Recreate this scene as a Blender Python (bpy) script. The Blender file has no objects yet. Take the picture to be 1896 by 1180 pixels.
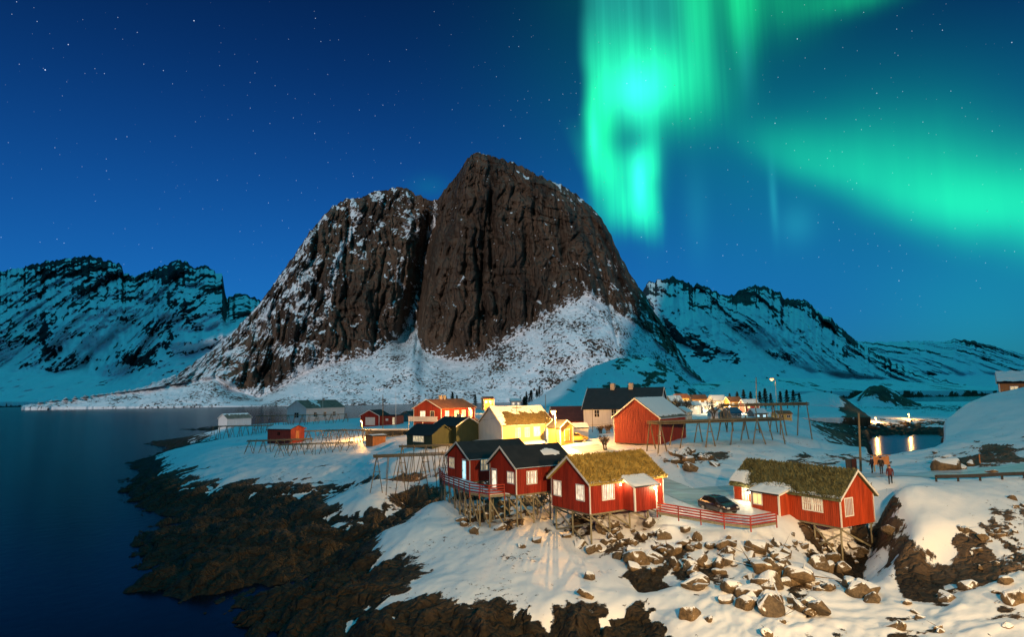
import bpy, bmesh, math, random
import numpy as np
from mathutils import Vector, Matrix

random.seed(7)
sc = bpy.context.scene
COL = sc.collection

# ------------------------------------------------------------------ camera
F, HZ, ZC, ROLL = 1180.0, 729.0, 16.0, 0.016      # focal length, horizon row (photo pixels), eye height, tilt
PITCH = math.atan((HZ - 590.0) / F)
CP, SP = math.cos(PITCH), math.sin(PITCH)
CR, SR = math.cos(ROLL), math.sin(ROLL)
cam = bpy.data.cameras.new("camera")
cam.sensor_width = 36.0
cam.lens = F / 1896.0 * 36.0
cam.clip_start, cam.clip_end = 0.5, 30000.0
cam_ob = bpy.data.objects.new("camera", cam)
COL.objects.link(cam_ob)
right = Vector((1, 0, 0)); up = Vector((0, -SP, CP)); fwd = Vector((0, CP, SP))
xa = right * CR - up * SR
ya = right * SR + up * CR
M = Matrix.Identity(4)
for i in range(3):
    M[i][0], M[i][1], M[i][2] = xa[i], ya[i], -fwd[i]
M[2][3] = ZC
cam_ob.matrix_world = M
sc.camera = cam_ob

def ray(px, py):
    x0, y0 = px - 948.0, 590.0 - py
    a, b = (CR * x0 + SR * y0) / F, (-SR * x0 + CR * y0) / F
    return a, CP - b * SP, SP + b * CP

def unp(px, py, z=None, Y=None):
    dx, dy, dz = ray(px, py)
    t = (z - ZC) / dz if Y is None else Y / dy
    return Vector((dx * t, dy * t, ZC + dz * t))

# ------------------------------------------------------------------ world: night sky, stars, aurora
SUN_AZ, SUN_EL = math.radians(-15.0), math.radians(14.0)     # the moon, low behind the camera on the left
world = bpy.data.worlds.new("World")
sc.world = world
world.use_nodes = True
world.cycles.sampling_method = 'MANUAL'
world.cycles.sample_map_resolution = 512
wn = world.node_tree
wn.nodes.clear()

class X:
    """a float socket of the world tree with arithmetic"""
    def __init__(s, v): s.v = v
    @staticmethod
    def m(op, *a):
        n = wn.nodes.new("ShaderNodeMath"); n.operation = op
        for i, q in enumerate(a):
            q = q.v if isinstance(q, X) else q
            if isinstance(q, (int, float)): n.inputs[i].default_value = q
            else: wn.links.new(q, n.inputs[i])
        return X(n.outputs[0])
    def __add__(s, o): return X.m("ADD", s, o)
    __radd__ = __add__
    def __sub__(s, o): return X.m("SUBTRACT", s, o)
    def __rsub__(s, o): return X.m("SUBTRACT", o, s)
    def __mul__(s, o): return X.m("MULTIPLY", s, o)
    __rmul__ = __mul__
    def __truediv__(s, o): return X.m("DIVIDE", s, o)

def sst(x, lo, hi):
    n = wn.nodes.new("ShaderNodeMapRange"); n.interpolation_type = "SMOOTHSTEP"
    rev = lo > hi
    if rev: lo, hi = hi, lo
    wn.links.new(x.v, n.inputs[0]); n.inputs[1].default_value = lo; n.inputs[2].default_value = hi
    n.inputs[3].default_value, n.inputs[4].default_value = (1, 0) if rev else (0, 1)
    return X(n.outputs[0])
def expo(x): return X.m("EXPONENT", x)

tcn = wn.nodes.new("ShaderNodeTexCoord")
sep = wn.nodes.new("ShaderNodeSeparateXYZ")
wn.links.new(tcn.outputs["Generated"], sep.inputs[0])
DX, DY, DZ = X(sep.outputs[0]), X(sep.outputs[1]), X(sep.outputs[2])
DEG = 57.29578
AZ = X.m("ARCTAN2", DX, DY) * DEG
EL = X.m("ARCSINE", DZ) * DEG

def azel(px, py):
    x, y, z = ray(px, py)
    return math.degrees(math.atan2(x, y)), math.degrees(math.atan2(z, math.hypot(x, y)))

AE = wn.nodes.new("ShaderNodeCombineXYZ")
wn.links.new(AZ.v, AE.inputs[0]); wn.links.new(EL.v, AE.inputs[1])
SHEARED = {}
def gauss(px, py, sx, sy, amp=1.0, sh=0.0):
    """a soft blob of light about one direction of the sky, a given spread in azimuth and height"""
    a, e = azel(px, py)
    su = abs(azel(px + sx, py)[0] - a); sv = abs(azel(px, py - sy)[1] - e)
    src = AE.outputs[0]
    if sh:
        n = wn.nodes.new("ShaderNodeCombineXYZ"); wn.links.new(AZ.v, n.inputs[0])
        wn.links.new((EL - AZ * (sh * sv / su)).v, n.inputs[1]); src = n.outputs[0]
        e = e - a * sh * sv / su
    n = wn.nodes.new("ShaderNodeVectorMath"); n.operation = "MULTIPLY_ADD"
    wn.links.new(src, n.inputs[0]); n.inputs[1].default_value = (1 / su, 1 / sv, 0); n.inputs[2].default_value = (-a / su, -e / sv, 0)
    d = wn.nodes.new("ShaderNodeVectorMath"); d.operation = "DOT_PRODUCT"
    wn.links.new(n.outputs[0], d.inputs[0]); wn.links.new(n.outputs[0], d.inputs[1])
    return X.m("POWER", 0.60653, X(d.outputs["Value"])) * amp

def noise_w(scale_vec, detail=2.0):
    mp = wn.nodes.new("ShaderNodeCombineXYZ")
    wn.links.new((AZ * scale_vec[0]).v, mp.inputs[0]); wn.links.new((EL * scale_vec[1]).v, mp.inputs[1])
    n = wn.nodes.new("ShaderNodeTexNoise"); n.inputs["Detail"].default_value = detail; n.inputs["Scale"].default_value = 1.0
    wn.links.new(mp.outputs[0], n.inputs["Vector"])
    return X(n.outputs["Fac"])

rays = noise_w((0.9, 0.035), 3.0)                   # tall thin streaks in the curtains
rays2 = noise_w((2.6, 0.05), 2.0)
rayf = 0.45 + rays * 0.7 + rays2 * 0.4
soft = noise_w((0.10, 0.12), 2.0)
fold = (noise_w((0.02, 0.16), 2.0) - 0.5) * 1.6      # the curtain's edge wanders
AZf = AZ + fold
e0 = azel(1079, 200)[0]
left_edge = sst(AZf, e0 - 0.5, e0 + 1.5)
eb1, eb2 = azel(1180, 462)[1], azel(1180, 365)[1]
foot = sst(EL + (rays - 0.5) * 3.2 + (AZ - azel(1180, 400)[0]) * 0.16, eb1, eb2)
lobe_l = sst(AZf + (EL - azel(1120, 360)[1]) * 0.42, azel(1085, 360)[0], azel(1160, 360)[0])
lobe_r = sst(AZf, azel(1234, 350)[0], azel(1196, 350)[0])
lobe = lobe_l * lobe_r * foot * sst(EL, azel(1150, 200)[1], azel(1150, 330)[1])
top_body = left_edge * sst(AZ, azel(1390, 60)[0], azel(1180, 60)[0]) * sst(EL, azel(1180, 250)[1], azel(1180, 120)[1])
hole = 1.0 - gauss(1170, 258, 32, 24, 0.62)
green = (lobe * 0.66
         + gauss(1100, 235, 24, 85, 0.85) * left_edge
         + gauss(1215, 140, 70, 55, 0.72, -0.5) * left_edge
         + gauss(1150, 195, 60, 55, 0.4) * left_edge
         + gauss(1200, 290, 16, 70, 0.45)
         + gauss(1165, 395, 40, 24, 0.3) * lobe_r
         + gauss(1292, 25, 24, 80, 0.50) + gauss(1372, 0, 20, 70, 0.55) + gauss(1450, -20, 60, 60, 0.22)
         + gauss(1590, -12, 70, 22, 0.30)
         + gauss(1330, -60, 140, 45, 0.14)) * (0.45 + rays * 0.6 + rays2 * 0.5) * hole
cyan = (top_body * 0.25 * rayf + gauss(1180, 168, 34, 32, 0.66) + gauss(1183, 340, 9, 36, 0.7) + gauss(1096, 255, 8, 26, 0.45) * left_edge
        + gauss(1190, 265, 20, 50, 0.22) + lobe * 0.08
        + gauss(1432, 370, 5, 42, 0.16) + gauss(1475, 415, 24, 26, 0.11) + gauss(1290, 390, 16, 60, 0.06) + gauss(1380, 110, 10, 50, 0.1)) * hole
# the broad band to the right, going on out of the frame
c1, c2, c3 = azel(1400, 272), azel(1650, 330), azel(1896, 398)
sl1 = (c3[1] - c1[1]) / (c3[0] - c1[0])
dv = EL - (c1[1] + (AZ - c1[0]) * sl1) + (soft - 0.5) * 1.6
grow = sst(AZ, azel(1310, 270)[0], azel(1800, 340)[0])
su = 1.2 + grow * 2.3
sl = 0.95 + grow * 0.95
upv = X.m("MAXIMUM", dv, 0.0) / su
lov = X.m("MINIMUM", dv, 0.0) / sl
band = expo((upv * upv + lov * lov) * -0.55) * (grow * 0.62 + sst(AZ, azel(1330, 270)[0], azel(1480, 300)[0]) * 0.38) * sst(AZ, 75.0, 45.0) * (0.66 + soft * 0.4 + rays * 0.25)
green = green + band * 0.54 + gauss(1800, 375, 120, 38, 0.20, -0.35)
teal = (gauss(1270, 130, 240, 190, 0.07) + gauss(1850, 560, 190, 110, 0.13) + gauss(1620, 240, 300, 100, 0.09)
        + gauss(1500, 430, 260, 130, 0.06) + gauss(795, 345, 26, 14, 0.045) + gauss(800, 560, 900, 160, 0.02))
# the curtain runs on over the zenith, above and behind the frame
az_c = math.radians(14.0)
across = DX * math.cos(az_c) - DY * math.sin(az_c)
over = expo(across * across * -2.6) * sst(EL, 34.0, 58.0) * (0.5 + soft * 0.8)
OVERHEAD = 0.84

sky = wn.nodes.new("ShaderNodeTexSky"); sky.sky_type = "NISHITA"
sky.sun_disc = False
sky.sun_elevation = SUN_EL
sky.sun_rotation = math.pi + SUN_AZ
sky.air_density = 1.0; sky.dust_density = 0.3; sky.ozone_density = 4.0
def vmix(op, a, b):
    n = wn.nodes.new("ShaderNodeMixRGB"); n.blend_type = op; n.inputs[0].default_value = 1.0
    for i, q in ((1, a), (2, b)):
        if isinstance(q, tuple): n.inputs[i].default_value = q
        else: wn.links.new(q, n.inputs[i])
    return n.outputs[0]
def tint(x, c):
    n = wn.nodes.new("ShaderNodeCombineXYZ")
    for i in range(3): wn.links.new((x * c[i]).v, n.inputs[i])
    return n.outputs[0]
SKY_STRENGTH = 0.05
base = vmix("MULTIPLY", vmix("MULTIPLY", sky.outputs[0], (0.085, 0.56, 1.32, 1)), tint(1.0 - sst(EL, 8.0, 42.0) * 0.68, (1, 1, 1)))
ek = 1.0 / SKY_STRENGTH
lum = tint(green, (0.015 * ek, 1.0 * ek, 0.27 * ek))
lum = vmix("ADD", lum, tint(cyan, (0.05 * ek, 0.80 * ek, 0.68 * ek)))
lum = vmix("ADD", lum, tint(teal, (0.0 * ek, 0.80 * ek, 0.36 * ek)))
lum = vmix("ADD", lum, tint(over, (0.03 * OVERHEAD * ek, 0.66 * OVERHEAD * ek, 0.86 * OVERHEAD * ek)))
# stars
def stars(scale, radius, keep, amp, seed):
    mp = wn.nodes.new("ShaderNodeMapping"); mp.inputs["Rotation"].default_value = (seed, seed * 2.1, seed * 0.7)
    wn.links.new(tcn.outputs["Generated"], mp.inputs[0])
    v = wn.nodes.new("ShaderNodeTexVoronoi"); v.inputs["Scale"].default_value = scale
    wn.links.new(mp.outputs[0], v.inputs["Vector"])
    s2 = wn.nodes.new("ShaderNodeSeparateXYZ"); wn.links.new(v.outputs["Color"], s2.inputs[0])
    on = sst(X(s2.outputs[0]), keep, 1.0)
    d = X(v.outputs["Distance"])
    return sst(d, radius, radius * 0.25) * on * amp
st = (stars(46.0, 0.034, 0.50, 2.4, 0.3) + stars(75.0, 0.045, 0.25, 1.3, 1.3) + stars(120.0, 0.066, 0.10, 1.0, 2.2)) * sst(EL, 2.0, 12.0)
lum = vmix("ADD", lum, tint(st, (0.75 * ek, 0.85 * ek, 1.0 * ek)))
bg = wn.nodes.new("ShaderNodeBackground"); bg.inputs["Strength"].default_value = SKY_STRENGTH
wn.links.new(vmix("ADD", base, lum), bg.inputs["Color"])
wo = wn.nodes.new("ShaderNodeOutputWorld"); wn.links.new(bg.outputs[0], wo.inputs["Surface"])

sun = bpy.data.lights.new("moonlight", "SUN")
sun.energy = 1.45; sun.angle = math.radians(1.0); sun.color = (1.0, 0.88, 0.80)
sun_ob = bpy.data.objects.new("moonlight", sun); COL.objects.link(sun_ob)
sd = Vector((math.sin(SUN_AZ) * math.cos(SUN_EL) , -math.cos(SUN_AZ) * math.cos(SUN_EL), math.sin(SUN_EL)))
sun_ob.rotation_euler = sd.to_track_quat("Z", "Y").to_euler()
sun_ob.location = (0, -50, 80)

vs = sc.view_settings
vs.view_transform = "Standard"; vs.look = "None"; vs.exposure = 0.0; vs.gamma = 1.0; vs.use_curve_mapping = False
sc.render.engine = "CYCLES"
sc.cycles.use_denoising = True
sc.cycles.max_bounces = 5; sc.cycles.diffuse_bounces = 2; sc.cycles.glossy_bounces = 2
sc.cycles.transmission_bounces = 2; sc.cycles.transparent_max_bounces = 6
sc.cycles.caustics_reflective = False; sc.cycles.caustics_refractive = False
sc.cycles.sample_clamp_indirect = 4.0

# ------------------------------------------------------------------ helpers
_rs = np.random.RandomState(11)
_G = np.stack([np.cos(np.arange(256) / 256 * 2 * np.pi), np.sin(np.arange(256) / 256 * 2 * np.pi)], 1)
_G = _G[_rs.permutation(256)]
_P = np.concatenate([_rs.permutation(256)] * 2)

def perlin(x, y, seed=0):
    xi = np.floor(x).astype(np.int64); yi = np.floor(y).astype(np.int64)
    xf, yf = x - xi, y - yi
    u = xf * xf * xf * (xf * (xf * 6 - 15) + 10); v = yf * yf * yf * (yf * (yf * 6 - 15) + 10)
    def g(i, j, fx, fy):
        k = _P[(_P[(i + seed * 37) & 255] + j + seed * 91) & 255]
        return _G[k, 0] * fx + _G[k, 1] * fy
    a = g(xi, yi, xf, yf); b = g(xi + 1, yi, xf - 1, yf)
    c = g(xi, yi + 1, xf, yf - 1); d = g(xi + 1, yi + 1, xf - 1, yf - 1)
    return (a + u * (b - a)) * (1 - v) + (c + u * (d - c)) * v

def fbm(x, y, oct=4, seed=0, gain=0.5, lac=2.03):
    s, a = 0, 1.0
    for i in range(oct):
        s = s + a * perlin(x, y, seed + i); x, y = x * lac + 3.1, y * lac + 1.7; a *= gain
    return s
def ridged(x, y, oct=4, seed=0, gain=0.5, lac=2.1):
    s, a = 0, 1.0
    for i in range(oct):
        n = 1 - np.abs(perlin(x, y, seed + i)) * 2.0
        s = s + a * (n - 0.55); x, y = x * lac + 5.3, y * lac + 2.9; a *= gain
    return s
def worley(x, y, seed=0):
    """distance to the nearest and second nearest feature point"""
    xi = np.floor(x).astype(np.int64); yi = np.floor(y).astype(np.int64)
    f1 = np.full(x.shape, 9.0); f2 = np.full(x.shape, 9.0)
    for di in (-1, 0, 1):
        for dj in (-1, 0, 1):
            i, j = xi + di, yi + dj
            k = _P[(_P[(i + seed * 53) & 255] + j + seed * 29) & 255]; k2 = _P[(k + 17) & 255]
            d = np.hypot(x - i - k / 255.0, y - j - k2 / 255.0)
            f2 = np.where(d < f1, f1, np.minimum(f2, d)); f1 = np.minimum(f1, d)
    return f1, f2
def sstep(x, a, b):
    t = np.clip((x - a) / (b - a), 0, 1); return t * t * (3 - 2 * t)

def link(o, parent=None):
    COL.objects.link(o)
    if parent is not None: o.parent = parent
    return o
def tag(o, label=None, cat=None, group=None, kind=None):
    if label: o["label"] = label
    if cat: o["category"] = cat
    if group: o["group"] = group
    if kind: o["kind"] = kind
    return o

def grid_mesh(name, P, mat, attrs=None, flip=False):
    """P: rows x cols x 3 array of points"""
    nr, nc = P.shape[:2]
    me = bpy.data.meshes.new(name)
    me.vertices.add(nr * nc)
    me.vertices.foreach_set("co", P.reshape(-1, 3).astype(np.float32).ravel())
    idx = np.arange(nr * nc).reshape(nr, nc)
    q = np.stack([idx[:-1, :-1], idx[:-1, 1:], idx[1:, 1:], idx[1:, :-1]], -1).reshape(-1, 4)
    if flip: q = q[:, ::-1]
    nf = len(q)
    me.loops.add(nf * 4); me.loops.foreach_set("vertex_index", q.astype(np.int32).ravel())
    me.polygons.add(nf)
    me.polygons.foreach_set("loop_start", np.arange(0, nf * 4, 4, dtype=np.int32))
    me.polygons.foreach_set("loop_total", np.full(nf, 4, dtype=np.int32))
    me.polygons.foreach_set("use_smooth", np.ones(nf, dtype=bool))
    for k, v in (attrs or {}).items():
        at = me.attributes.new(k, "FLOAT", "POINT"); at.data.foreach_set("value", v.astype(np.float32).ravel())
    me.update(calc_edges=True)
    me.materials.append(mat)
    return me

# ------------------------------------------------------------------ materials
def new_mat(name):
    m = bpy.data.materials.new(name); m.use_nodes = True
    nt = m.node_tree
    b = nt.nodes["Principled BSDF"]
    return m, nt, b
def tex_noise(nt, vec, scale, detail=4.0, rough=0.55):
    n = nt.nodes.new("ShaderNodeTexNoise"); n.inputs["Scale"].default_value = scale
    n.inputs["Detail"].default_value = detail; n.inputs["Roughness"].default_value = rough
    if vec is not None: nt.links.new(vec, n.inputs["Vector"])
    return n.outputs["Fac"]
def ramp(nt, fac, stops):
    r = nt.nodes.new("ShaderNodeValToRGB"); cr = r.color_ramp
    while len(cr.elements) < len(stops): cr.elements.new(0.5)
    for e, (p, c) in zip(cr.elements, stops):
        e.position = p; e.color = (c[0], c[1], c[2], 1)
    nt.links.new(fac, r.inputs[0]); return r.outputs[0]
def mix(nt, fac, a, b):
    n = nt.nodes.new("ShaderNodeMixRGB")
    for i, q in ((0, fac), (1, a), (2, b)):
        if isinstance(q, (int, float)): n.inputs[i].default_value = q
        elif isinstance(q, tuple): n.inputs[i].default_value = (*q, 1)
        else: nt.links.new(q, n.inputs[i])
    return n.outputs[0]
def mth(nt, op, *a, clamp=False):
    n = nt.nodes.new("ShaderNodeMath"); n.operation = op; n.use_clamp = clamp
    for i, q in enumerate(a):
        if isinstance(q, (int, float)): n.inputs[i].default_value = q
        else: nt.links.new(q, n.inputs[i])
    return n.outputs[0]
def mrange(nt, v, a, b, c=0.0, d=1.0):
    n = nt.nodes.new("ShaderNodeMapRange"); n.clamp = True
    nt.links.new(v, n.inputs[0])
    for i, q in enumerate((a, b, c, d)): n.inputs[i + 1].default_value = q
    return n.outputs[0]
def bump(nt, b, h, strength, dist):
    n = nt.nodes.new("ShaderNodeBump"); n.inputs["Strength"].default_value = strength; n.inputs["Distance"].default_value = dist
    nt.links.new(h, n.inputs["Height"]); nt.links.new(n.outputs[0], b.inputs["Normal"])
def coords(nt, kind="Object"):
    return nt.nodes.new("ShaderNodeTexCoord").outputs[kind]
def worldpos(nt):
    return nt.nodes.new("ShaderNodeNewGeometry").outputs["Position"]
def scaled(nt, vec, s):
    n = nt.nodes.new("ShaderNodeVectorMath"); n.operation = "MULTIPLY"; nt.links.new(vec, n.inputs[0])
    n.inputs[1].default_value = s; return n.outputs[0]

SNOW = (0.80, 0.84, 0.88)
def rock_snow(name, k, rock_stops, edge, edge_amp, tide=False, grain=1.0, snow_bump=0.15, stretch=(1, 1, 1), crack=0.0, specks=None, macro=0.0):
    """rock that shows wherever the mesh attribute 'snow' (signed depth of the snow cover) is negative"""
    m, nt, b = new_mat(name)
    pos = worldpos(nt)
    at = nt.nodes.new("ShaderNodeAttribute"); at.attribute_name = "snow"
    pos2 = scaled(nt, pos, stretch)
    n1 = tex_noise(nt, pos2, k * 1.0, 6.0, 0.6)
    n2 = tex_noise(nt, pos2, k * 5.0, 6.0, 0.65)
    rock = ramp(nt, n1, rock_stops)
    rock = mix(nt, mrange(nt, n2, 0.35, 0.7), mix(nt, 0.45, rock, (0.012, 0.009, 0.007)), rock)
    if macro:
        mm = tex_noise(nt, scaled(nt, pos, (1, 1, 0.30)), macro, 3.0, 0.55)
        rock = mix(nt, mrange(nt, mm, 0.36, 0.62), mix(nt, 0.42, rock, (0.014, 0.012, 0.011)), mix(nt, 0.4, rock, (0.24, 0.155, 0.10)))
    if tide:
        z = nt.nodes.new("ShaderNodeSeparateXYZ"); nt.links.new(pos, z.inputs[0])
        h = mth(nt, "ADD", z.outputs[2], mth(nt, "MULTIPLY", mth(nt, "SUBTRACT", n1, 0.5), 2.4))
        weed = ramp(nt, n2, [(0.3, (0.004, 0.004, 0.003)), (0.55, (0.028, 0.019, 0.009)), (0.75, (0.022, 0.023, 0.011))])
        rock = mix(nt, mrange(nt, h, 1.7, 3.8), weed, rock)
    e = mth(nt, "ADD", at.outputs["Fac"], mth(nt, "MULTIPLY", mth(nt, "SUBTRACT", tex_noise(nt, pos2, edge, 5.0, 0.7), 0.5), edge_amp))
    mask = mrange(nt, e, -0.015, 0.03)
    if specks:
        big = mth(nt, "MULTIPLY", mth(nt, "SUBTRACT", tex_noise(nt, pos, specks[0] * 0.09, 3.0, 0.6), 0.5), 0.55)
        sp = mrange(nt, mth(nt, "ADD", tex_noise(nt, pos, specks[0], 4.0, 0.75), big), specks[1], specks[1] + 0.03)
        mask = mth(nt, "MULTIPLY", mask, mth(nt, "SUBTRACT", 1.0, sp))
    sn = mix(nt, tex_noise(nt, pos, k * 0.6, 3.0), (0.74, 0.78, 0.83), (0.84, 0.87, 0.90))
    col = mix(nt, mask, rock, sn)
    nt.links.new(col, b.inputs["Base Color"])
    nt.links.new(mrange(nt, mask, 0, 1, 0.72, 0.55), b.inputs["Roughness"])
    b.inputs["Specular IOR Level"].default_value = 0.25
    n3 = tex_noise(nt, pos2, k * 9.0, 5.0, 0.7)
    if crack:
        vo = nt.nodes.new("ShaderNodeTexVoronoi"); vo.feature = "DISTANCE_TO_EDGE"; vo.inputs["Scale"].default_value = crack
        wv = nt.nodes.new("ShaderNodeVectorMath"); wv.operation = "ADD"
        nv = nt.nodes.new("ShaderNodeTexNoise"); nv.inputs["Scale"].default_value = crack * 1.3; nt.links.new(pos2, nv.inputs["Vector"])
        nt.links.new(scaled(nt, nv.outputs["Color"], (0.9 / crack,) * 3), wv.inputs[0]); nt.links.new(pos2, wv.inputs[1])
        nt.links.new(wv.outputs[0], vo.inputs["Vector"])
        n3 = mth(nt, "ADD", n3, mrange(nt, vo.outputs["Distance"], 0.0, 0.16, 0.0, 2.2))
    hh = mth(nt, "ADD", mth(nt, "MULTIPLY", mth(nt, "ADD", n2, mth(nt, "MULTIPLY", n3, 0.5)), mth(nt, "SUBTRACT", 1.0, mask)),
             mth(nt, "MULTIPLY", mth(nt, "ADD", mask, mth(nt, "MULTIPLY", n2, 0.4)), snow_bump))
    bump(nt, b, hh, 0.9, grain)
    return m

BROWN = [(0.30, (0.028, 0.021, 0.014)), (0.45, (0.085, 0.060, 0.036)), (0.60, (0.15, 0.100, 0.055)), (0.75, (0.10, 0.085, 0.066))]
M_GROUND = rock_snow("snowy_shore_rock", 0.5, BROWN, 2.0, 0.42, tide=True, grain=0.18, snow_bump=0.35, crack=0.9, specks=(2.4, 0.69), macro=0.16)
CLIFF = [(0.30, (0.040, 0.026, 0.020)), (0.44, (0.12, 0.076, 0.054)), (0.58, (0.19, 0.120, 0.080)), (0.75, (0.11, 0.086, 0.074))]
M_CLIFF = rock_snow("cliff_rock_and_snow", 0.03, CLIFF, 0.06, 0.9, grain=9.0, snow_bump=0.15, stretch=(1, 1, 0.30), crack=0.035, macro=0.010, specks=(0.17, 0.575))
FARR = [(0.30, (0.016, 0.017, 0.022)), (0.50, (0.036, 0.036, 0.044)), (0.75, (0.06, 0.056, 0.06))]
M_FAR = rock_snow("far_peak_rock_and_snow", 0.008, FARR, 0.018, 1.1, grain=14.0, snow_bump=0.3, stretch=(1, 1, 0.6))

m, nt, b = new_mat("sea_water"); M_SEA = m
b.inputs["Base Color"].default_value = (0.001, 0.004, 0.009, 1); b.inputs["Roughness"].default_value = 0.20
b.inputs["IOR"].default_value = 1.33; b.inputs["Specular IOR Level"].default_value = 0.07
wp = scaled(nt, worldpos(nt), (1.0, 0.55, 1.0))
bump(nt, b, tex_noise(nt, wp, 0.9, 3.0), 0.05, 0.5)

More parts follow.
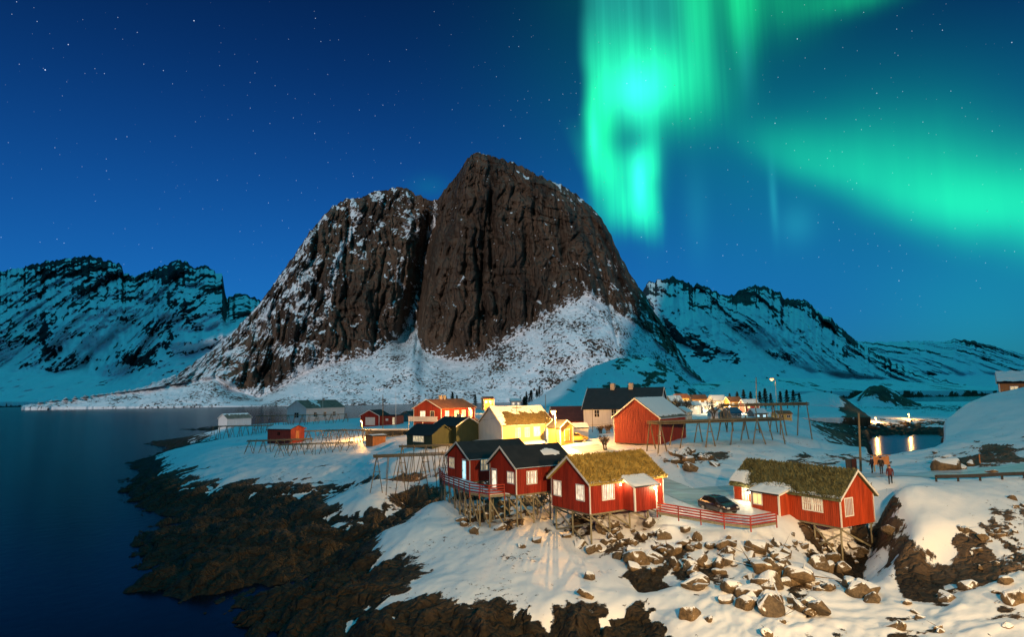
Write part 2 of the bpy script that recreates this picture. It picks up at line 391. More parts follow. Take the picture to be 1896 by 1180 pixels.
# ------------------------------------------------------------------ terrain of the headland (photo pixel, height, rock share)
T = """385 797 0 .8|352 814 0 .9|318 828 0 1|290 850 0 1|262 882 0 1|250 903 0 1|275 928 0 1.1|310 944 0 1.1|360 952 0 1.1|420 955 0 1.1|470 948 .3 1.1
322 832 3 .5|330 852 2.9 .55|345 879 2.8 .6|382 884 2.8 .55|416 886 2.9 .55|457 887 2.9 .55|511 887 2.9 .6|555 893 2.7 .6|613 888 2.8 .6|664 882 3.5 .3
300 890 1.5 1.1|320 915 1.4 1.1|400 920 1.4 1.1|480 920 1.5 1.1|560 925 1.4 1.1|640 915 1.5 1
360 850 3.9 .2|370 835 4.3 .15|400 815 4.9 .12|430 850 4.1 .3|450 870 3.6 .38|500 850 4.3 .28|520 870 3.7 .42|560 868 3.9 .45|600 870 3.9 .42|640 865 4.2 .4|600 845 4.6 .5|560 832 5 .2|500 830 4.9 .2|660 840 5 .2|700 835 5.4 .12|440 820 4.9 .15|470 805 5.4 .12|540 815 5.8 .08|620 812 6 .08|560 848 4.5 .55|520 845 4.5 .5
700 888 4.5 .2|740 892 4.3 .2|800 884 4.7 .12|760 860 5.5 .1|700 860 5.4 .12|820 850 6 .08|640 897 2.6 .35|600 905 2.2 .6
620 945 2.2 .5|650 958 2.2 .55|700 955 2.3 .5|728 930 2.8 .5|670 930 3.1 .1|690 905 3.9 .12|640 925 2.9 .15|740 905 3.7 .2
650 977 .9 1.1|700 977 .9 1.1|620 967 .9 1.1|760 930 2.1 .95|772 905 2.6 .85|750 952 1.3 1.1|720 985 .6 1.2|680 1020 .3 1.2|640 1050 .1 1.2|600 1060 0 1.1
300 985 0 1.1|285 1010 0 1.1|350 1000 .7 1.1|420 985 .9 1.1|500 975 .9 1.1|560 970 1.1 1.1|350 1030 .5 1.1|450 1020 .9 1.1|540 1010 1.1 1.1|600 990 1.2 1.1|300 1042 0 1.1|370 1060 .6 1.1|450 1060 .8 1.1|520 1050 .8 1.1|265 1093 0 1.1|340 1085 .4 1.1|400 1078 .6 1.1|342 1107 -.5 1.1|420 1103 -.4 1.1|480 1095 -.3 1.1|545 1074 -.2 1.1|590 1066 -.1 1.1
545 1107 0 1.1|474 1138 0 1.1|504 1165 0 1.1|560 1130 .7 1.1|620 1100 .9 1.1|680 1060 1.1 1.1|640 1150 1.1 1.1|580 1170 .6 1.1|700 1120 1.5 1.1|720 1160 1.6 1.1|530 1180 0 1.1
684 1007 1.9 .6|700 985 2.5 .4|721 1031 2 .55|759 1041 2 .55|762 1068 1.9 .55|738 1095 1.8 .65|780 1115 1.8 .65|816 1119 1.9 .6|860 1130 1.9 .6|950 1125 1.9 .55|1010 1130 1.9 .6|1100 1135 1.9 .6|1180 1120 1.9 .65
720 1000 2.7 .12|760 970 3.4 .12|790 935 3.9 .12|800 1000 3 .15|850 1050 2.5 .03|900 1080 2.3 .03|800 1080 2.2 .08|950 1040 2.6 .03|1000 1060 2.5 .03|1050 1090 2.2 .08|1100 1060 2.2 .08|950 1000 3.2 .06|1000 1010 2.9 .06|880 1000 3 .06|1150 1080 2.1 .25|840 975 3.5 .15|1050 1050 2.4 .04|1060 1020 2.6 .2
911 980 3.2 .6|880 966 3.2 .6|848 944 4.0 .4|822 928 4.3 .3|961 968 3.5 .6|1000 958 3.6 .4|900 950 3.6 .7|950 945 3.9 .7|870 935 4.2 .5
1094 1030 2.0 .5|1024 986 3.1 .35|1060 985 3.2 .6|1110 990 3.4 .45|1118 965 4.1 .45|1150 975 3.8 .4|1100 945 4.6 .5
1180 960 4.1 .3|1230 965 4.0 .2|1300 975 4.0 .15|1400 985 3.9 .15|1200 1000 3.1 .3|1200 1050 2.1 .4|1300 1020 3 .25|1300 1080 2.2 .25|1400 1040 2.8 .25|1400 1100 2.2 .25|1500 1060 2.5 .3|1500 1120 2.1 .25|1210 1110 1.0 1|1195 1075 1.6 .85|1250 1150 1.8 .15|1350 1150 2 .2|1450 1150 2 .25|1300 1178 1.7 .08|1230 1090 2 .4
820 1165 1.0 1.1|950 1165 1.1 1.1|1050 1170 1.1 1.1|1150 1165 1.0 1.1|900 1150 1.4 1|1180 1172 1.0 1
600 1300 .1 1.1|950 1300 .3 1.1|1300 1300 1.2 .2|1700 1300 2 .15|1896 1300 2.6 .15|300 1300 -2 1|100 1300 -2.5 1|-200 1000 -2.5 1|-200 1300 -3 1|1100 1300 .3 1
1190 935 5.1 .05|1250 950 4.8 .05|1330 966 4.5 .05|1390 976 4.3 .05|1260 925 5 0|1330 948 4.8 0|1300 918 5.1 0|1400 952 4.75 0|1290 897 5.4 0|1240 902 5.4 0|1350 897 5.4 0
1446 968 4.3 .15|1519 1012 2.3 .5|1567 1054 1.1 .5|1622 1022 1.9 .4|1590 985 3.2 .5|1500 985 3.4 .6|1460 992 3.3 .4|1400 935 5 0|1600 925 5.6 .05|1632 940 4.9 .3
1690 905 7.2 .03|1750 910 6.9 .08|1642 930 6 .6|1642 980 4.2 .8|1660 1030 2.9 .8|1700 1065 2.4 .7|1740 1050 2.7 .5|1700 960 5.5 .05|1740 980 5 .1|1780 990 4.7 .45|1780 950 5.7 .15|1690 1000 4.4 .45|1720 930 6.4 0|1750 1020 3.7 .3|1800 1060 2.9 .6|1850 1000 4.5 .45|1850 950 5.8 .4|1880 1050 3.7 .5|1600 1078 1.4 .1|1650 1092 2.0 .3|1700 1120 2.2 .25|1800 1120 2.7 .25|1880 1130 3.1 .3|1600 1140 1.8 .35|1680 1160 2 .35|1540 1090 1.9 .5|1620 1050 1.7 .15
1650 893 7 0|1720 893 7 0|1800 897 6.95 0|1890 898 6.9 0|1640 882 7.1 0|1760 882 7.1 0|1890 885 7.3 .15|1600 890 6.9 0|1820 914 6.6 .08
1690 868 6.7 .08|1640 868 6.3 .25|1760 862 7.1 .6|1840 860 7.5 .6|1740 830 8 .3
1590 840 1.5 .8|1570 825 3.3 .6|1540 830 4.5 .3|1500 840 5.5 .25|1500 810 6.8 .2|1540 800 5.2 .8|1580 800 2.4 .9|1480 790 8.1 .3|1440 790 8.5 .08
1250 829 8.0 .08|1300 832 7.8 .12|1330 828 8 .2|1230 850 7.0 .3|1270 855 6.7 .65|1300 850 7.0 .65|1350 845 7.1 .3|1240 870 6.2 .08|1300 874 6 0|1350 872 6.1 0|1400 872 6.1 0|1400 845 7.2 .08|1420 825 7.9 .08|1450 840 7.3 .4|1480 862 6.3 .5|1480 845 6.9 .5|1440 815 8.3 .05|1380 800 8.8 .08|1320 800 8.8 .08|1480 810 7.7 .2|1540 872 6.3 .2|1560 882 6.6 0|1450 887 5.9 0
1300 778 9 .05|1400 778 9 .05|1480 775 8.8 .2|1350 765 9.2 0|1450 765 9 0|1250 770 9.4 0
1190 840 7.2 .2|1150 835 7.5 .2|1120 815 8.1 .05|1100 800 8.5 0|1180 800 8.6 0|1100 850 6.8 .08|1075 828 7.5 0|1040 822 7.8 0|980 825 7.7 0|930 824 7.8 0|860 826 7.6 0|800 828 7.4 0|760 828 7.1 .05|720 822 6.7 .05|780 810 7.6 0|850 805 7.9 0|950 800 8.3 0|1050 795 8.6 0
720 792 7.7 0|800 800 7.9 0|660 792 7.3 0|880 790 8.4 0|1000 780 8.8 0|640 784 8 .05|580 784 8 .05|530 787 7.3 .05|480 795 6.2 .08|430 792 5.8 .15|405 797 4 .35"""
WPT = """1800 742 110|1840 730 110|1896 720 110|1750 782 110|1730 806 112|1780 800 96|1860 765 95|1960 700 108"""      # px py Y
WORLD_PT = """1800 150 5 .3|1896 150 6 .3|1640 150 -1 1|1680 170 -1 1|1640 200 -1 1|1690 200 -1 1|1600 190 -.5 1|1720 190 .5 .8|1760 240 3 .5|1896 240 4 .4
1610 226 .4 .9|1650 226 .4 .9|1700 222 .5 .8|1620 245 2.6 .45|1660 245 2.4 .5|1700 245 2.6 .5|1640 290 4 .2|1700 290 3.5 .3|1590 250 3.5 .4|1640 389 3.5 .4|1700 420 3 .5|1560 380 4 .4|1800 380 2 .5
550 300 1 .8|620 300 4 .3|700 300 6 .2|480 300 -1.5 1|800 320 7 .1|900 330 8 .1|1000 330 8.5 .1|1100 330 9 .1|1250 330 9 .1|1400 330 9 .1|1500 330 7 .2
400 450 -2 1|550 450 -2 1|700 450 -2 1|850 450 1 .8|950 450 4 .3|1100 450 8 .1|1300 450 8 .1|1450 450 7 .1|1550 450 5 .3|1700 450 4 .3|1896 450 2 .4
200 450 -3 1|0 250 -3 1|-200 150 -3 1|100 120 -3 1|150 90 -3 1|180 70 -2.5 1|200 55 -2.5 1|120 45 -3 1|230 140 -2.5 1|250 200 -2.5 1|330 300 -2 1|-200 60 -3 1|380 42 -2 1|420 38 -1.5 1
2150 60 7 .1|2150 100 14 .1|2150 40 4 .2|2150 200 5 .3|2150 450 3 .3"""
ctrl = []
for s in T.replace("\n", "|").split("|"):
    px, py, z, r = map(float, s.split()); p = unp(px, py, z=z); r *= 0.62 if px < 680 and 2.6 < z < 6.5 else 1.0; ctrl.append((p.x / p.y, math.log(p.y), z, r))
for s in WPT.split("|"):
    px, py, Y = map(float, s.split()); p = unp(px, py, Y=Y); ctrl.append((p.x / p.y, math.log(Y), p.z, 0.05))
for s in WORLD_PT.replace("\n", "|").split("|"):
    px, Y, z, r = map(float, s.split()); ctrl.append(((px - 948) / F, math.log(Y), z, r))
ctrl = np.array(ctrl)
C0 = 0.02
def _rbf(A, B):
    d = A[:, None, :] - B[None]
    return -np.sqrt((d * d).sum(-1) + C0 * C0)
def rbf_fit(vals, lam):
    n = len(ctrl); K = _rbf(ctrl[:, :2], ctrl[:, :2]) + lam * np.eye(n)
    Q = np.c_[np.ones(n), ctrl[:, :2]]
    A = np.block([[K, Q], [Q.T, np.zeros((3, 3))]])
    return np.linalg.solve(A, np.r_[vals, np.zeros(3)])
wz, wr = rbf_fit(ctrl[:, 2], 0.004), rbf_fit(ctrl[:, 3], 0.006)
NC, NR, A0, A1, Y0, Y1 = 880, 560, -1.0, 1.04, 27.0, 520.0
ga = np.linspace(A0, A1, NC); gl = np.linspace(math.log(Y0), math.log(Y1), NR)
GA, GL = np.meshgrid(ga, gl)
pts2 = np.c_[GA.ravel(), GL.ravel()]
S = np.empty(len(pts2)); RK = np.empty(len(pts2))
W2 = np.c_[wz, wr]
for i in range(0, len(pts2), 20000):
    q = pts2[i:i + 20000]
    B_ = np.c_[_rbf(q.astype(np.float32), ctrl[:, :2].astype(np.float32)), np.ones(len(q)), q] @ W2
    S[i:i + 20000] = B_[:, 0]; RK[i:i + 20000] = B_[:, 1]
S = S.reshape(NR, NC); RK = np.clip(RK.reshape(NR, NC), -0.05, 1.25)
GY = np.exp(GL); GX = GA * GY
PXG = 948 + GA * F
bay = sstep(PXG, 1588, 1606) * sstep(PXG, 1735, 1712) * sstep(GY, 86, 112) * sstep(GY, 226, 206)
S = S * (1 - bay) + np.minimum(S, -1.6) * bay
# strata run almost along the view, a little to the right
ca, sa = math.cos(0.35), math.sin(0.35)
U_ = (GX * ca - GY * sa); V_ = (GX * sa + GY * ca)
def warp(x, y, s, a, seed): return x + a * fbm(x / s, y / s, 2, seed), y + a * fbm(x / s + 9, y / s + 4, 2, seed + 5)
Uw, Vw = warp(U_, V_, 9.0, 3.0, 40)
n_big = ridged(Uw / 5.5, Vw / 14.0, 3, 1)
n_mid = ridged(Uw / 1.9, Vw / 3.6, 4, 6)
n_fin = fbm(GX / 0.9, GY / 0.9, 3, 15)
S = S + 0.12 * fbm(GX / 7.0, GY / 9.0, 3, 21) * np.clip(0.4 + RK, 0.15, 1.0)
steps = np.round((n_mid + n_big) * 2.2) / 2.2
w1a, w1b = worley(Uw / 3.4, Vw / 5.2, 3); w2a, w2b = worley(Uw / 1.25 + 7, Vw / 1.7, 5)
blocks = 0.75 * np.clip((w1b - w1a) * 1.6, 0, 0.75) + 0.30 * np.clip((w2b - w2a) * 1.8, 0, 0.7) - 0.35
bumpy = 0.95 * blocks * (0.35 + 0.65 * sstep(RK, 0.5, 0.9)) + (0.42 + 0.30 * sstep(RK, 0.7, 1.0)) * n_big + 0.34 * n_mid + 0.16 * (steps - n_mid - n_big) + 0.12 * n_fin
zone = sstep(S, -1.5, 0.6)
R_ = S + bumpy * (0.24 + 0.84 * np.clip(RK, 0, 1)) + (RK - 0.56) * 0.95 * np.where(RK < 0.56, 1.0, 0.25)
dl = gl[1] - gl[0]; da = ga[1] - ga[0]
slope_y = np.gradient(S, axis=0) / (GY * dl); slope_x = np.gradient(S, axis=1) / (GY * da)
steep = np.sqrt(slope_x ** 2 + slope_y ** 2)
nearz = sstep(GY, 75, 50)
drift = 0.22 * ridged(U_ / 6.5 + 3, V_ / 10.0, 3, 31, 0.45) * (0.4 + 0.6 * sstep(RK, -0.02, 0.06)) + 0.06 * fbm(GX / 1.6, GY / 2.2, 3, 33) + 0.05 * ridged(U_ / 2.2, V_ / 4.5, 2, 37) + nearz * sstep(GX, 6.0, 14.0) * sstep(S, 4.4, 3.8) * 0.34 * fbm(Uw / 2.3, Vw / 3.4, 3, 35)
SN = S + drift - 1.2 * np.clip(1.6 - S, 0, 3) - 0.35 * np.clip(steep - 1.0, 0, 2)
HT = np.where(SN > R_, SN, R_)
HT = np.maximum(HT, -4)
snow_attr = np.clip((SN - R_), -1, 1)
# smooth the crease between snow and rock a touch so that snow edges stand proud
PT = np.stack([GX, GY, HT], -1)
ground = bpy.data.objects.new("ground", grid_mesh("ground", PT, M_GROUND, {"snow": snow_attr}))
tag(link(ground), "snow covered rocky headland with dark shore rocks", kind="structure")

def gz(x, y):
    """height of the ground at x, y"""
    a, l = x / y, math.log(max(y, Y0))
    i = min(max((l - gl[0]) / dl, 0), NR - 1.001); j = min(max((a - A0) / da, 0), NC - 1.001)
    i0, j0 = int(i), int(j); fi, fj = i - i0, j - j0
    return float((HT[i0, j0] * (1 - fj) + HT[i0, j0 + 1] * fj) * (1 - fi) + (HT[i0 + 1, j0] * (1 - fj) + HT[i0 + 1, j0 + 1] * fj) * fi)
def ground_at(px, py, near=28.0, far=480.0):
    """where the line of sight through a photo pixel meets the ground"""
    dx, dy, dz = ray(px, py)
    y = near
    while y < far:
        if ZC + dz / dy * y <= gz(dx / dy * y, y): break
        y *= 1.003
    return Vector((dx / dy * y, y, gz(dx / dy * y, y)))

sea_me = bpy.data.meshes.new("sea")
sea_me.from_pydata([(-9000, -300, 0), (9000, -300, 0), (9000, 12000, 0), (-9000, 12000, 0)], [], [(0, 1, 2, 3)])
sea_me.materials.append(M_SEA)
tag(link(bpy.data.objects.new("sea", sea_me)), "calm dark blue sea of the fjord", kind="structure")

# ------------------------------------------------------------------ mountains
def lerp_line(line, xs):
    l = np.array(line, float); return np.interp(xs, l[:, 0], l[:, 1])
def polyline_dist(PX, PY, line):
    d = np.full(PX.shape, 1e9)
    for (x0, y0), (x1, y1) in zip(line[:-1], line[1:]):
        vx, vy = x1 - x0, y1 - y0; L2 = vx * vx + vy * vy
        t = np.clip(((PX - x0) * vx + (PY - y0) * vy) / L2, 0, 1)
        d = np.minimum(d, np.hypot(PX - x0 - t * vx, PY - y0 - t * vy))
    return d

def relief(name, label, px0, px1, nc, nr, ridge, foot, foot_y, waist, waist_y, ridge_y, mat, seed, macro=None, rough=(20, 8), wl=(60, 260),
           jag=3.0, snow_fn=None, ledge=None, block=None):
    """a mountain: foot line, waist line (top of the scree) and ridge line, each with its own distance; the back falls away"""
    px = np.linspace(px0, px1, nc)
    yr = lerp_line(ridge, px) + jag * fbm(px / 9.0, px * 0 + seed, 3, seed) + jag * 0.7 * np.abs(fbm(px / 3.1, px * 0 + seed + 3, 2, seed + 4))
    yf = lerp_line(foot, px); yw = np.clip(lerp_line(waist, px), yr, yf)
    ker = np.exp(-(np.arange(-12, 13) / 5.0) ** 2); ker /= ker.sum()
    yw = np.clip(np.convolve(np.pad(yw, 12, mode="edge"), ker, "valid"), yr, yf)
    df, dw, dr = lerp_line(foot_y, px), lerp_line(waist_y, px), lerp_line(ridge_y, px)
    nw = int(nr * 0.36); rows = []
    for i in range(nr):
        if i < nw:
            t = i / nw; y = yf + (yw - yf) * t; d = df + (dw - df) * t
        else:
            t = (i - nw) / (nr - 1 - nw); y = yw + (yr - yw) * t; d = dw + (dr - dw) * (0.55 * t + 0.45 * t ** 3)
        rows.append((y, d))
    PY = np.stack([r[0] for r in rows]); D = np.stack([r[1] for r in rows]); PX = np.broadcast_to(px, PY.shape).copy()
    x0, y0 = PX - 948.0, 590.0 - PY
    a, b_ = (CR * x0 + SR * y0) / F, (-SR * x0 + CR * y0) / F
    dx, dy, dz = a, CP - b_ * SP, SP + b_ * CP
    X0 = dx / dy * D; Z0 = ZC + dz / dy * D
    V = np.clip((PY - yf) / (yr - yf - 1e-3), 0, 1)
    cliff = sstep((yw - PY) / np.maximum(yw - yr, 4.0), -0.04, 0.12)
    edge = sstep(1.0 - V, 0.0, 0.05)
    Xw, Zw = warp(X0, Z0, wl[0] * 1.5, wl[0] * 0.35, seed + 50)
    disp = rough[0] * ridged(Xw / wl[0], Zw / wl[1], 4, seed + 7) + rough[1] * fbm(Xw / (wl[0] * 0.33), Zw / (wl[0] * 0.5), 5, seed + 9, 0.6)
    if block:
        b1, b2 = worley(Xw / block[1], Zw / block[2], seed + 2); b3, b4 = worley(Xw / (block[1] * 0.4), Zw / (block[2] * 0.4), seed + 6)
        disp = disp + block[0] * (np.clip((b2 - b1) * 2.2, 0, 0.8) + 0.45 * np.clip((b4 - b3) * 2.2, 0, 0.8)) + block[0] * 0.9 * (b1 - 0.5)
    if ledge:
        q = (Z0 + ledge[2] * X0) / ledge[1] + 1.1 * fbm(X0 / (ledge[1] * 3), Z0 / (ledge[1] * 2), 3, seed + 33)
        disp = disp - ledge[0] * (q - np.floor(q)) * (0.35 + 0.9 * np.clip(fbm(X0 / (ledge[1] * 4), Z0 / (ledge[1] * 4), 2, seed + 35) + 0.35, 0, 1))
    low = rough[1] * 0.9 * fbm(X0 / (wl[0] * 0.7), Z0 / (wl[0] * 0.5), 5, seed + 19, 0.6)
    dd = -(disp * cliff + low * (1 - cliff)) * (0.35 + 0.65 * edge)
    if macro is not None: dd = dd + macro(PX, PY)
    D2 = D + dd
    P = np.stack([dx / dy * D2, D2, ZC + dz / dy * D2], -1)
    # the far side
    back = []
    top = P[-1]
    for k in range(1, 9):
        t = k / 8.0
        bk = top.copy(); bk[:, 1] += 90 * k; bk[:, 0] *= (top[:, 1] + 90 * k * 0.9) / top[:, 1]
        bk[:, 2] = top[:, 2] * (1 - t ** 0.9) - 8 * t
        back.append(bk)
    nrm = np.cross(np.gradient(P, axis=1), np.gradient(P, axis=0)); nrm /= np.linalg.norm(nrm, axis=-1, keepdims=True) + 1e-9
    nrm *= np.where(nrm[..., 2:3] < 0, -1, 1) if False else 1
    nz = np.abs(nrm[..., 2])
    sn = snow_fn(PX, PY, P, nz, cliff, V) if snow_fn else (nz - 0.5)
    skirt = P[:1].copy(); skirt[..., 2] = np.minimum(skirt[..., 2], 0) - 6.0
    Pall = np.concatenate([skirt, P, np.stack(back)], 0)
    sn = np.clip(sn, -1.5, 1.5); sall = np.concatenate([sn[:1] * 0 - 0.5, sn, np.full((8, nc), 0.3)], 0)
    me = grid_mesh(name, Pall, mat, {"snow": sall})
    o = bpy.data.objects.new(name, me)
    return tag(link(o), label, kind="structure")

gully = [(808, 366), (800, 420), (785, 480), (772, 540), (762, 590), (748, 630)]
def macro_main(PX, PY):
    d = 120 * np.exp(-(polyline_dist(PX, PY, gully) / 20.0) ** 2) * sstep(PY, 360, 420)
    d += 60 * sstep(PX, 800, 760) * sstep(PX, 540, 640) * sstep(PY, 680, 560)                         # left dome stands back
    d -= 55 * np.exp(-((PX - 655) / 62.0) ** 2 - ((PY - 560) / 100.0) ** 2)                            # its buttress
    xe = np.interp(PY, [280, 340, 400, 480, 560, 640, 720], [960, 1010, 1050, 1075, 1100, 1150, 1210])
    d += 1.25 * np.clip(PX - xe, 0, 200)                                                               # right flank turns away
    d += 0.5 * np.clip(560 - PX, 0, 300) * sstep(PY, 745, 600)
    d -= 26 * np.exp(-((PX - 850) / 26.0) ** 2) * sstep(PY, 680, 600)
    d += 34 * np.exp(-((PX - 893 - (PY - 450) * 0.05) / 9.0) ** 2) * sstep(PY, 380, 450) * sstep(PY, 660, 600)
    d += 26 * np.exp(-((PX - 975 - (PY - 450) * 0.08) / 8.0) ** 2) * sstep(PY, 400, 470) * sstep(PY, 640, 570)
    rg = np.random.RandomState(4)
    for k in range(26):
        x0 = rg.uniform(560, 1120); y0 = rg.uniform(330, 470); ln = rg.uniform(90, 240); lean = rg.uniform(-0.12, 0.16) - 0.35 * (x0 < 640) + 0.35 * (x0 > 1050); w = rg.uniform(2.5, 6.0)
        xc = x0 + lean * (PY - y0) + 2.0 * np.sin(PY / rg.uniform(18, 40) + k)
        d += rg.uniform(14, 34) * np.exp(-((PX - xc) / w) ** 2) * sstep(PY, y0 - 20, y0 + 30) * sstep(PY, y0 + ln, y0 + ln - 40)
    d -= 45 * np.exp(-((PX - 1075) / 70.0) ** 2 - ((PY - 640) / 50.0) ** 2)
    return d
streaks = [([(640, 372), (655, 345), (648, 420), (630, 470), (615, 520), (606, 580)], 7, 0.75), ([(668, 400), (640, 455), (612, 505)], 4, 0.5),
           ([(655, 470), (690, 480), (672, 458)], 5, 0.35), ([(745, 480), (735, 510), (748, 545), (752, 600)], 7, 0.7), ([(762, 400), (756, 440)], 4, 0.6),
           ([(808, 370), (796, 440), (778, 520), (765, 580), (750, 625)], 6, 0.75), ([(880, 280), (905, 285), (960, 304)], 3, 0.8),
           ([(1000, 322), (1045, 345), (1075, 368)], 5, 0.6), ([(945, 308), (975, 330)], 3, 0.5), ([(848, 372), (838, 410), (860, 440), (884, 445)], 5, 0.42),
           ([(1030, 340), (1060, 372), (1068, 395)], 4, 0.5), ([(700, 590), (730, 560), (745, 555)], 6, 0.5),
           ([(540, 500), (560, 470), (600, 400)], 6, 0.25), ([(480, 600), (520, 545), (560, 520)], 9, 0.25), ([(585, 480), (575, 560), (570, 620)], 7, 0.25),
           ([(900, 595), (935, 592)], 4, 0.5), ([(1010, 480), (1030, 520), (1022, 550)], 4, 0.4), ([(1120, 480), (1140, 500)], 5, 0.4), ([(1090, 490), (1110, 500)], 4, 0.4)]
def snow_main(PX, PY, P, nz, cliff, V):
    n = fbm(P[..., 0] / 26.0, P[..., 2] / 14.0, 4, 71, 0.6)
    n2 = fbm(P[..., 0] / 70.0 + P[..., 2] / 55.0, P[..., 2] / 60.0, 3, 77)
    tower = sstep(PX, 770, 830) * sstep(PX, 1120, 1060) + np.exp(-((PX - 655) / 55.0) ** 2 - ((PY - 590) / 75.0) ** 2)
    s = (nz - 0.62) * 1.6 + n * 0.32 - 0.36 * cliff - 0.22 * cliff * np.clip(tower, 0, 1)
    ap = 1 - cliff
    s += ap * (0.95 + 0.3 * n2)
    # left flank: half snow, half slabs
    left = sstep(PX, 640, 560) * sstep(PY, 420, 520)
    ca_, sa_ = math.cos(0.87), math.sin(0.87)
    al, ac = P[..., 0] * ca_ + P[..., 2] * sa_, -P[..., 0] * sa_ + P[..., 2] * ca_
    slab = fbm(al / 85.0, ac / 13.0, 4, 101, 0.6)
    s += cliff * left * (0.46 + 1.0 * slab + 0.7 * n2 - 0.5 * np.exp(-((PX - 480) / 55.0) ** 2 - ((PY - 700) / 45.0) ** 2))
    s += sstep(PX, 330, 240) * 0.5
    # broad snowfield low on the right, thinning upwards
    s += 0.45 * cliff * sstep(PX, 980, 1060) * sstep(PY, 500, 600) * (0.6 + 1.4 * n2)
    s += 0.42 * cliff * sstep(PY, 520, 400) * sstep(PX, 800, 760) * (0.5 + 1.6 * n2 + 0.8 * slab)
    vein = ridged(P[..., 0] / 30.0 + P[..., 2] / 90.0, P[..., 2] / 60.0, 3, 81)
    s += cliff * 0.55 * sstep(vein, 0.34, 0.58) * sstep(n2, -0.15, 0.2)
    for line, w, a in streaks: s += a * np.exp(-(polyline_dist(PX, PY, line) / w) ** 2)
    # bare birches and stones on the scree
    scrub = fbm(P[..., 0] / 7.0, P[..., 2] / 5.0, 3, 88, 0.65)
    s -= ap * np.clip(scrub - 0.02, 0, 1) * 2.4 * sstep(PX, 480, 620) * sstep(PX, 1130, 1000)
    s -= 0.9 * np.exp(-((PX - 1070) / 45.0) ** 2 - ((PY - 632) / 18.0) ** 2) * (0.6 + n)
    return s * 0.8
relief("mountain", "steep dark rock mountain with twin summits and snowy lower slopes behind the village", 40, 1380, 760, 430,
       ridge=[(30, 752), (60, 748), (100, 741), (200, 728), (260, 718), (330, 692), (400, 642), (440, 606), (480, 562), (520, 507), (545, 472), (575, 427), (610, 387), (640, 367), (665, 367), (690, 354),
              (715, 352), (735, 345), (755, 349), (775, 362), (795, 369), (810, 370), (820, 354), (835, 337), (850, 317), (858, 307), (865, 292), (880, 281), (900, 285), (930, 294), (960, 304), (990, 320),
              (1020, 334), (1045, 345), (1070, 362), (1095, 382), (1112, 402), (1130, 432), (1150, 477), (1170, 512), (1195, 547), (1215, 582), (1235, 612), (1260, 652), (1280, 682), (1300, 702), (1330, 722), (1380, 742)],
       foot=[(40, 754), (500, 752), (900, 746), (1380, 744)], foot_y=[(40, 1150), (1380, 1150)],
       waist=[(60, 748), (250, 724), (400, 700), (430, 722), (480, 738), (520, 715), (560, 692), (600, 674), (650, 667), (690, 657), (720, 642), (750, 612), (765, 592), (780, 652), (830, 667), (870, 670), (910, 645), (960, 618),
              (1000, 592), (1050, 562), (1090, 545), (1130, 575), (1160, 590), (1200, 622), (1250, 668), (1300, 708), (1380, 742)],
       waist_y=[(60, 1180), (400, 1260), (600, 1330), (765, 1400), (900, 1330), (1100, 1360), (1250, 1290), (1380, 1180)],
       ridge_y=[(60, 1200), (400, 1380), (610, 1480), (730, 1520), (810, 1540), (880, 1440), (1000, 1470), (1150, 1500), (1300, 1320), (1380, 1210)],
       mat=M_CLIFF, seed=3, macro=macro_main, rough=(22, 12), wl=(58, 300), jag=5.0, ledge=(7, 34, 0.22), block=(27, 40, 150), snow_fn=snow_main)

def snow_far(PX, PY, P, nz, cliff, V):
    n = fbm(P[..., 0] / 60.0, P[..., 2] / 50.0, 5, 91, 0.65)
    n2 = fbm(P[..., 0] / 260.0 + P[..., 2] / 300.0, P[..., 2] / 170.0, 3, 95)
    n3 = fbm(P[..., 0] / 110.0 - P[..., 2] / 160.0, P[..., 2] / 90.0, 4, 97, 0.6)
    return (nz - 0.50) * 0.9 + 0.42 * n + 0.6 * n2 + 0.5 * n3 + 0.16 - 0.42 * sstep(V, 0.55, 1.0) + 0.2 * sstep(V, 0.35, 0.1)
relief("mountain", "jagged snowy peaks in blue dusk beyond the fjord at far left", -260, 640, 420, 190,
       ridge=[(-260, 520), (-60, 505), (0, 503), (40, 495), (80, 485), (120, 478), (165, 473), (200, 482), (225, 490), (230, 505), (250, 512), (265, 505), (285, 498), (310, 488), (330, 480), (345, 485), (360, 495), (380, 490),
              (395, 500), (412, 510), (416, 535), (420, 552), (440, 543), (455, 545), (475, 552), (500, 572), (560, 610), (640, 680)],
       foot=[(-260, 746), (640, 742)], foot_y=[(-260, 1900), (640, 1900)], waist=[(-260, 690), (100, 690), (200, 700), (300, 660), (420, 640), (640, 720)],
       waist_y=[(-260, 2200), (640, 2200)], ridge_y=[(-260, 2900), (640, 2900)], mat=M_FAR, seed=12, rough=(110, 50), wl=(230, 700), jag=6.5, block=(20, 170, 260), snow_fn=snow_far)
relief("mountain", "snowy blue range with dark crags behind the right shoulder of the rock mountain", 1100, 1800, 420, 190,
       ridge=[(1100, 560), (1150, 548), (1190, 540), (1200, 522), (1215, 519), (1230, 516), (1245, 512), (1260, 518), (1285, 529), (1295, 525), (1310, 531), (1335, 546), (1360, 546), (1370, 536), (1395, 528), (1420, 531), (1445, 541),
              (1450, 551), (1475, 554), (1495, 556), (1510, 571), (1525, 586), (1535, 584), (1550, 601), (1580, 626), (1600, 641), (1625, 656), (1680, 681), (1740, 702), (1800, 716)],
       foot=[(1100, 734), (1800, 724)], foot_y=[(1100, 1600), (1800, 1600)], waist=[(1100, 640), (1250, 640), (1400, 660), (1520, 690), (1800, 720)],
       waist_y=[(1100, 1950), (1800, 1800)], ridge_y=[(1100, 2600), (1450, 2500), (1800, 2100)], mat=M_FAR, seed=23, rough=(100, 48), wl=(210, 700), jag=6.0, block=(18, 160, 260), snow_fn=snow_far)
